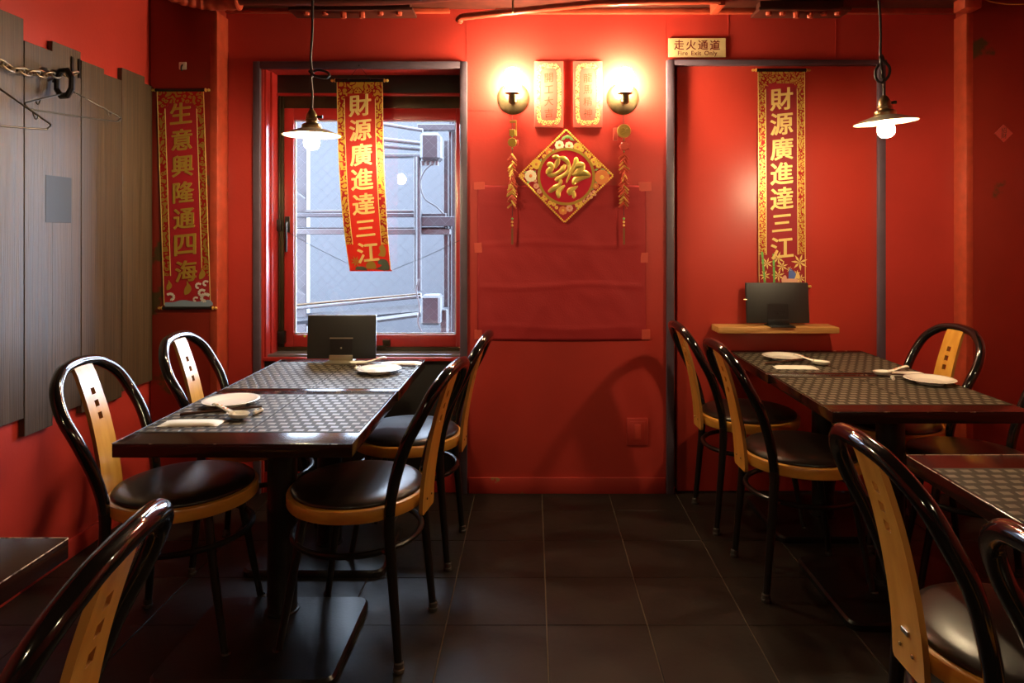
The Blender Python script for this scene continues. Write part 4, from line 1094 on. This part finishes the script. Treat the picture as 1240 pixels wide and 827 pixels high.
# switch plate, small socket on the left pillar
t = thing('switch_plate', 'square switch plate painted over in wall red, low on the back wall', 'switch', (wx(771.5, DB), DB, wz(522, DB)))
b = bm_(); box(b, -.052, .052, -.010, 0, -.066, .066, .004); pl_ = obj('plate', b, RED, t)
b = bm_(); box(b, -.036, .036, -.013, -.009, -.050, .050, .003); obj('inner_frame', b, RED, pl_)
b = bm_(); box(b, -.016, .016, -.017, -.012, -.036, .036, .002); obj('rocker', b, mat('rocker_red', (.52, .05, .03), .4), pl_)
dd = 3.23
t = thing('wall_hook', 'tiny white square hook near the top of the left pillar', 'hook', (wx(222, dd), dd - .0005, wz(80, dd)))
b = bm_(); box(b, -.018, .018, -.008, 0, -.018, .018, .005); obj('hook_base', b, mat('cream_plastic', (.75, .66, .52), .4), t)
b = bm_(); tube(b, spline([(0, -.006, .004), (0, -.016, -.004), (0, -.018, -.018), (0, -.012, -.024)], 4), .004, 8); obj('hook_peg', b, IRON, t)

# red cloth taped to the wall
t = thing('taped_cloth', 'sheet of red cloth taped to the middle of the back wall', 'cloth', (wx(680, DB), DB, wz(318, DB)))
cw_, chh = wx(782, DB) - wx(578, DB), wz(224, DB) - wz(411, DB)
from mathutils import noise
b = bm_(); n1, n2 = 70, 66; G = {}
for i in range(n1 + 1):
    for j in range(n2 + 1):
        u, v = i / n1, j / n2
        x, z = (u - .5) * cw_, (v - .5) * chh
        e = min(u, 1 - u, v, 1 - v)
        q = noise.noise(V((x * 5, z * 9, .3))) * .004 + noise.noise(V((x * 14 + z * 9, z * 12, 2))) * .0022
        for zf, am in ((.62, .004), (.35, .004), (.08, .0025), (.87, .002)):
            dz = v - zf - .012 * sin(u * 7 + zf * 9); q += am * math.exp(-(dz / .012) ** 2)
        q += .004 * math.exp(-((u - v * .6 - .25) / .05) ** 2) + .003 * math.exp(-((u + v * .5 - .95) / .06) ** 2)
        zz = z - (.006 * sin(u * 3) if j == 0 else 0)
        G[i, j] = b.verts.new((x, -.003 - max(q + .003, 0) * min(1, e * 14 + .25), zz))
for i in range(n1):
    for j in range(n2): b.faces.new((G[i, j], G[i + 1, j], G[i + 1, j + 1], G[i, j + 1]))
o = obj('sheet', b, REDCLOTH, t, angle=80); md_ = o.modifiers.new('thick', 'SOLIDIFY'); md_.thickness = .001
for x, y, w_, h_ in ((580.5, 225, 13, 9), (781, 226, 15, 11), (579, 300, 9, 12), (780, 312, 9, 12), (579, 405, 9, 11), (782, 405, 10, 12)):
    b = bm_(); box(b, -w_ / 2 * k, w_ / 2 * k, -.0105, -.0055, -h_ / 2 * k, h_ / 2 * k, .0006, 1)
    o = obj('tape', b, TAPE, t); o.location = (wx(x, DB) - wx(680, DB), 0.004, wz(y, DB) - wz(318, DB)); o.rotation_euler = (0, R(random.uniform(-4, 4)), 0)

# ------------------------------------------------------------------ chain, strap, hangers, patch on the plank wall
px_ = XL + .022
bz = px(80, 80, 2.66)
t = thing('wall_chain', 'short steel chain slung along the plank wall from a strap bracket', 'chain', (px_, 2.66, 1.92))
b = bm_()
box(b, .0, .003, -.006, .006, -.035, .04, .001, 1); box(b, .0, .004, .034, .046, -.035, .04, .001, 1)
obj('bracket', b, LEG, t)
b = bm_(); tube(b, [(.015 * cos(a) if abs(cos(a)) < .8 else .015 * cos(a), .021 * sin(a) * 1.0, 0) for a in [2 * pi * q / 20 for q in range(20)]], .0036, 8, closed=True)
for v in b.verts: v.co.y *= 1.25
lk = bpy.data.meshes.new('link'); b.normal_update(); b.to_mesh(lk); b.free(); lk.materials.append(mat('chain_steel', (.42, .33, .22), .35, .8)); lk.shade_smooth()
pts = spline([(.02, .012, -.022), (.035, -.18, -.071), (.035, -.31, -.09), (.035, -.385, -.089), (.035, -.66, -.05), (.035, -.95, .03)], 60)
acc = 0; last = V(pts[0]); n = 0
for a, c in zip(pts, pts[1:]):
    a, c = V(a), V(c); acc += (c - a).length
    if acc >= .0375:
        acc = 0; d = (c - a).normalized()
        o = inst('link', lk, t, c); rot = d.to_track_quat('Y', 'Z').to_euler(); o.rotation_euler = rot
        o.rotation_mode = 'QUATERNION'; o.rotation_quaternion = d.to_track_quat('Y', 'Z') @ __import__('mathutils').Quaternion((0, 1, 0), (pi / 2 if n % 2 else 0) + .5)
        n += 1
# octagonal strap loop hanging from the bracket
b = bm_(); ct = V((-1.755, 2.53, 1.827))
tube(b, [(0, .042 * cos(a) * .95, .052 * sin(a)) for a in [2 * pi * q / 8 + pi / 8 for q in range(8)]], .0105, 8, closed=True, flat=(1, 1))
o = obj('strap_loop', b, IRON, angle=20); o.location = ct + V((.02, 0, 0)); o.rotation_euler = (0, 0, R(72)); tag(o, 'black octagonal strap loop hanging below the chain bracket', 'strap')
HANG = mat('hanger_wire', (.035, .028, .020), .35, .3)
def hanger(label, ap, e0, e1, hook):
    ap, e0, e1 = V(ap), V(e0), V(e1)
    t = thing('coat_hanger', label, 'hanger', ap, 0, 'wire coat hangers')
    a, c = e0 - ap, e1 - ap
    dn = V((0, 0, -.022)); 
    b = bm_()
    lp = [V((0, 0, 0)), a * .5, a * .93, a + (a - c) * .02 + dn * .25, a + dn * .8 + (c - a) * .01, a + dn + (c - a) * .06, (a + c) / 2 + dn * 1.05, c + dn + (a - c) * .06, c + dn * .8 + (a - c) * .01, c + (c - a) * .02 + dn * .25, c * .93, c * .5]
    q = spline(lp + [lp[0]], 6)[:-1]; tube(b, q, .0032, 8, closed=True); obj('frame', b, HANG, t)
    b = bm_(); tube(b, spline([V(h) - ap for h in hook], 6), .003, 8); obj('hook', b, HANG, t)
    for e in (a, c):
        b = bm_(); m_ = e * .72; tube(b, spline([m_, m_ + V((0, 0, -.016)) + e * .04, m_ + e * .08 + V((0, 0, -.012)), m_ + e * .10], 4), .0025, 6); obj('notch', b, HANG, t)
    return t
ap = px(88, 110.5, 2.56)
hanger('thin dark wire coat hanger hanging whole from the strap loop on the plank wall', ap, px(33, 124, 2.37), px(144, 141, 2.72), [ap, ap + V((-.01, 0, .02)), ap + V((-.02, .01, .05)), ap + V((-.05, 0.02, .07)), ap + V((-.065, .0, .05)), ap + V((-.06, -.02, .03))])
ap = px(-14, 98, 2.12)
hanger('wire coat hanger cut off at the left edge of the photo', ap, px(-90, 135, 1.9), px(59, 149, 2.27), [ap, ap + V((-.02, 0, .03)), ap + V((-.05, .01, .07)), ap + V((-.09, .02, .09)), ap + V((-.11, .01, .07))])
b = bm_(); d0 = 2.515; box(b, px_, px_ + .0012, 2.515, 2.655, 1.312, 1.487, .0004, 1); tag(obj('wall_patch', b, mat('window_reflection_film', (.030, .032, .036), .55, spec=.3)), 'faint rectangular film on the plank wall, its grey-blue a painted window reflection', 'patch')  # the film's grey-blue is the window's reflection put into its colour
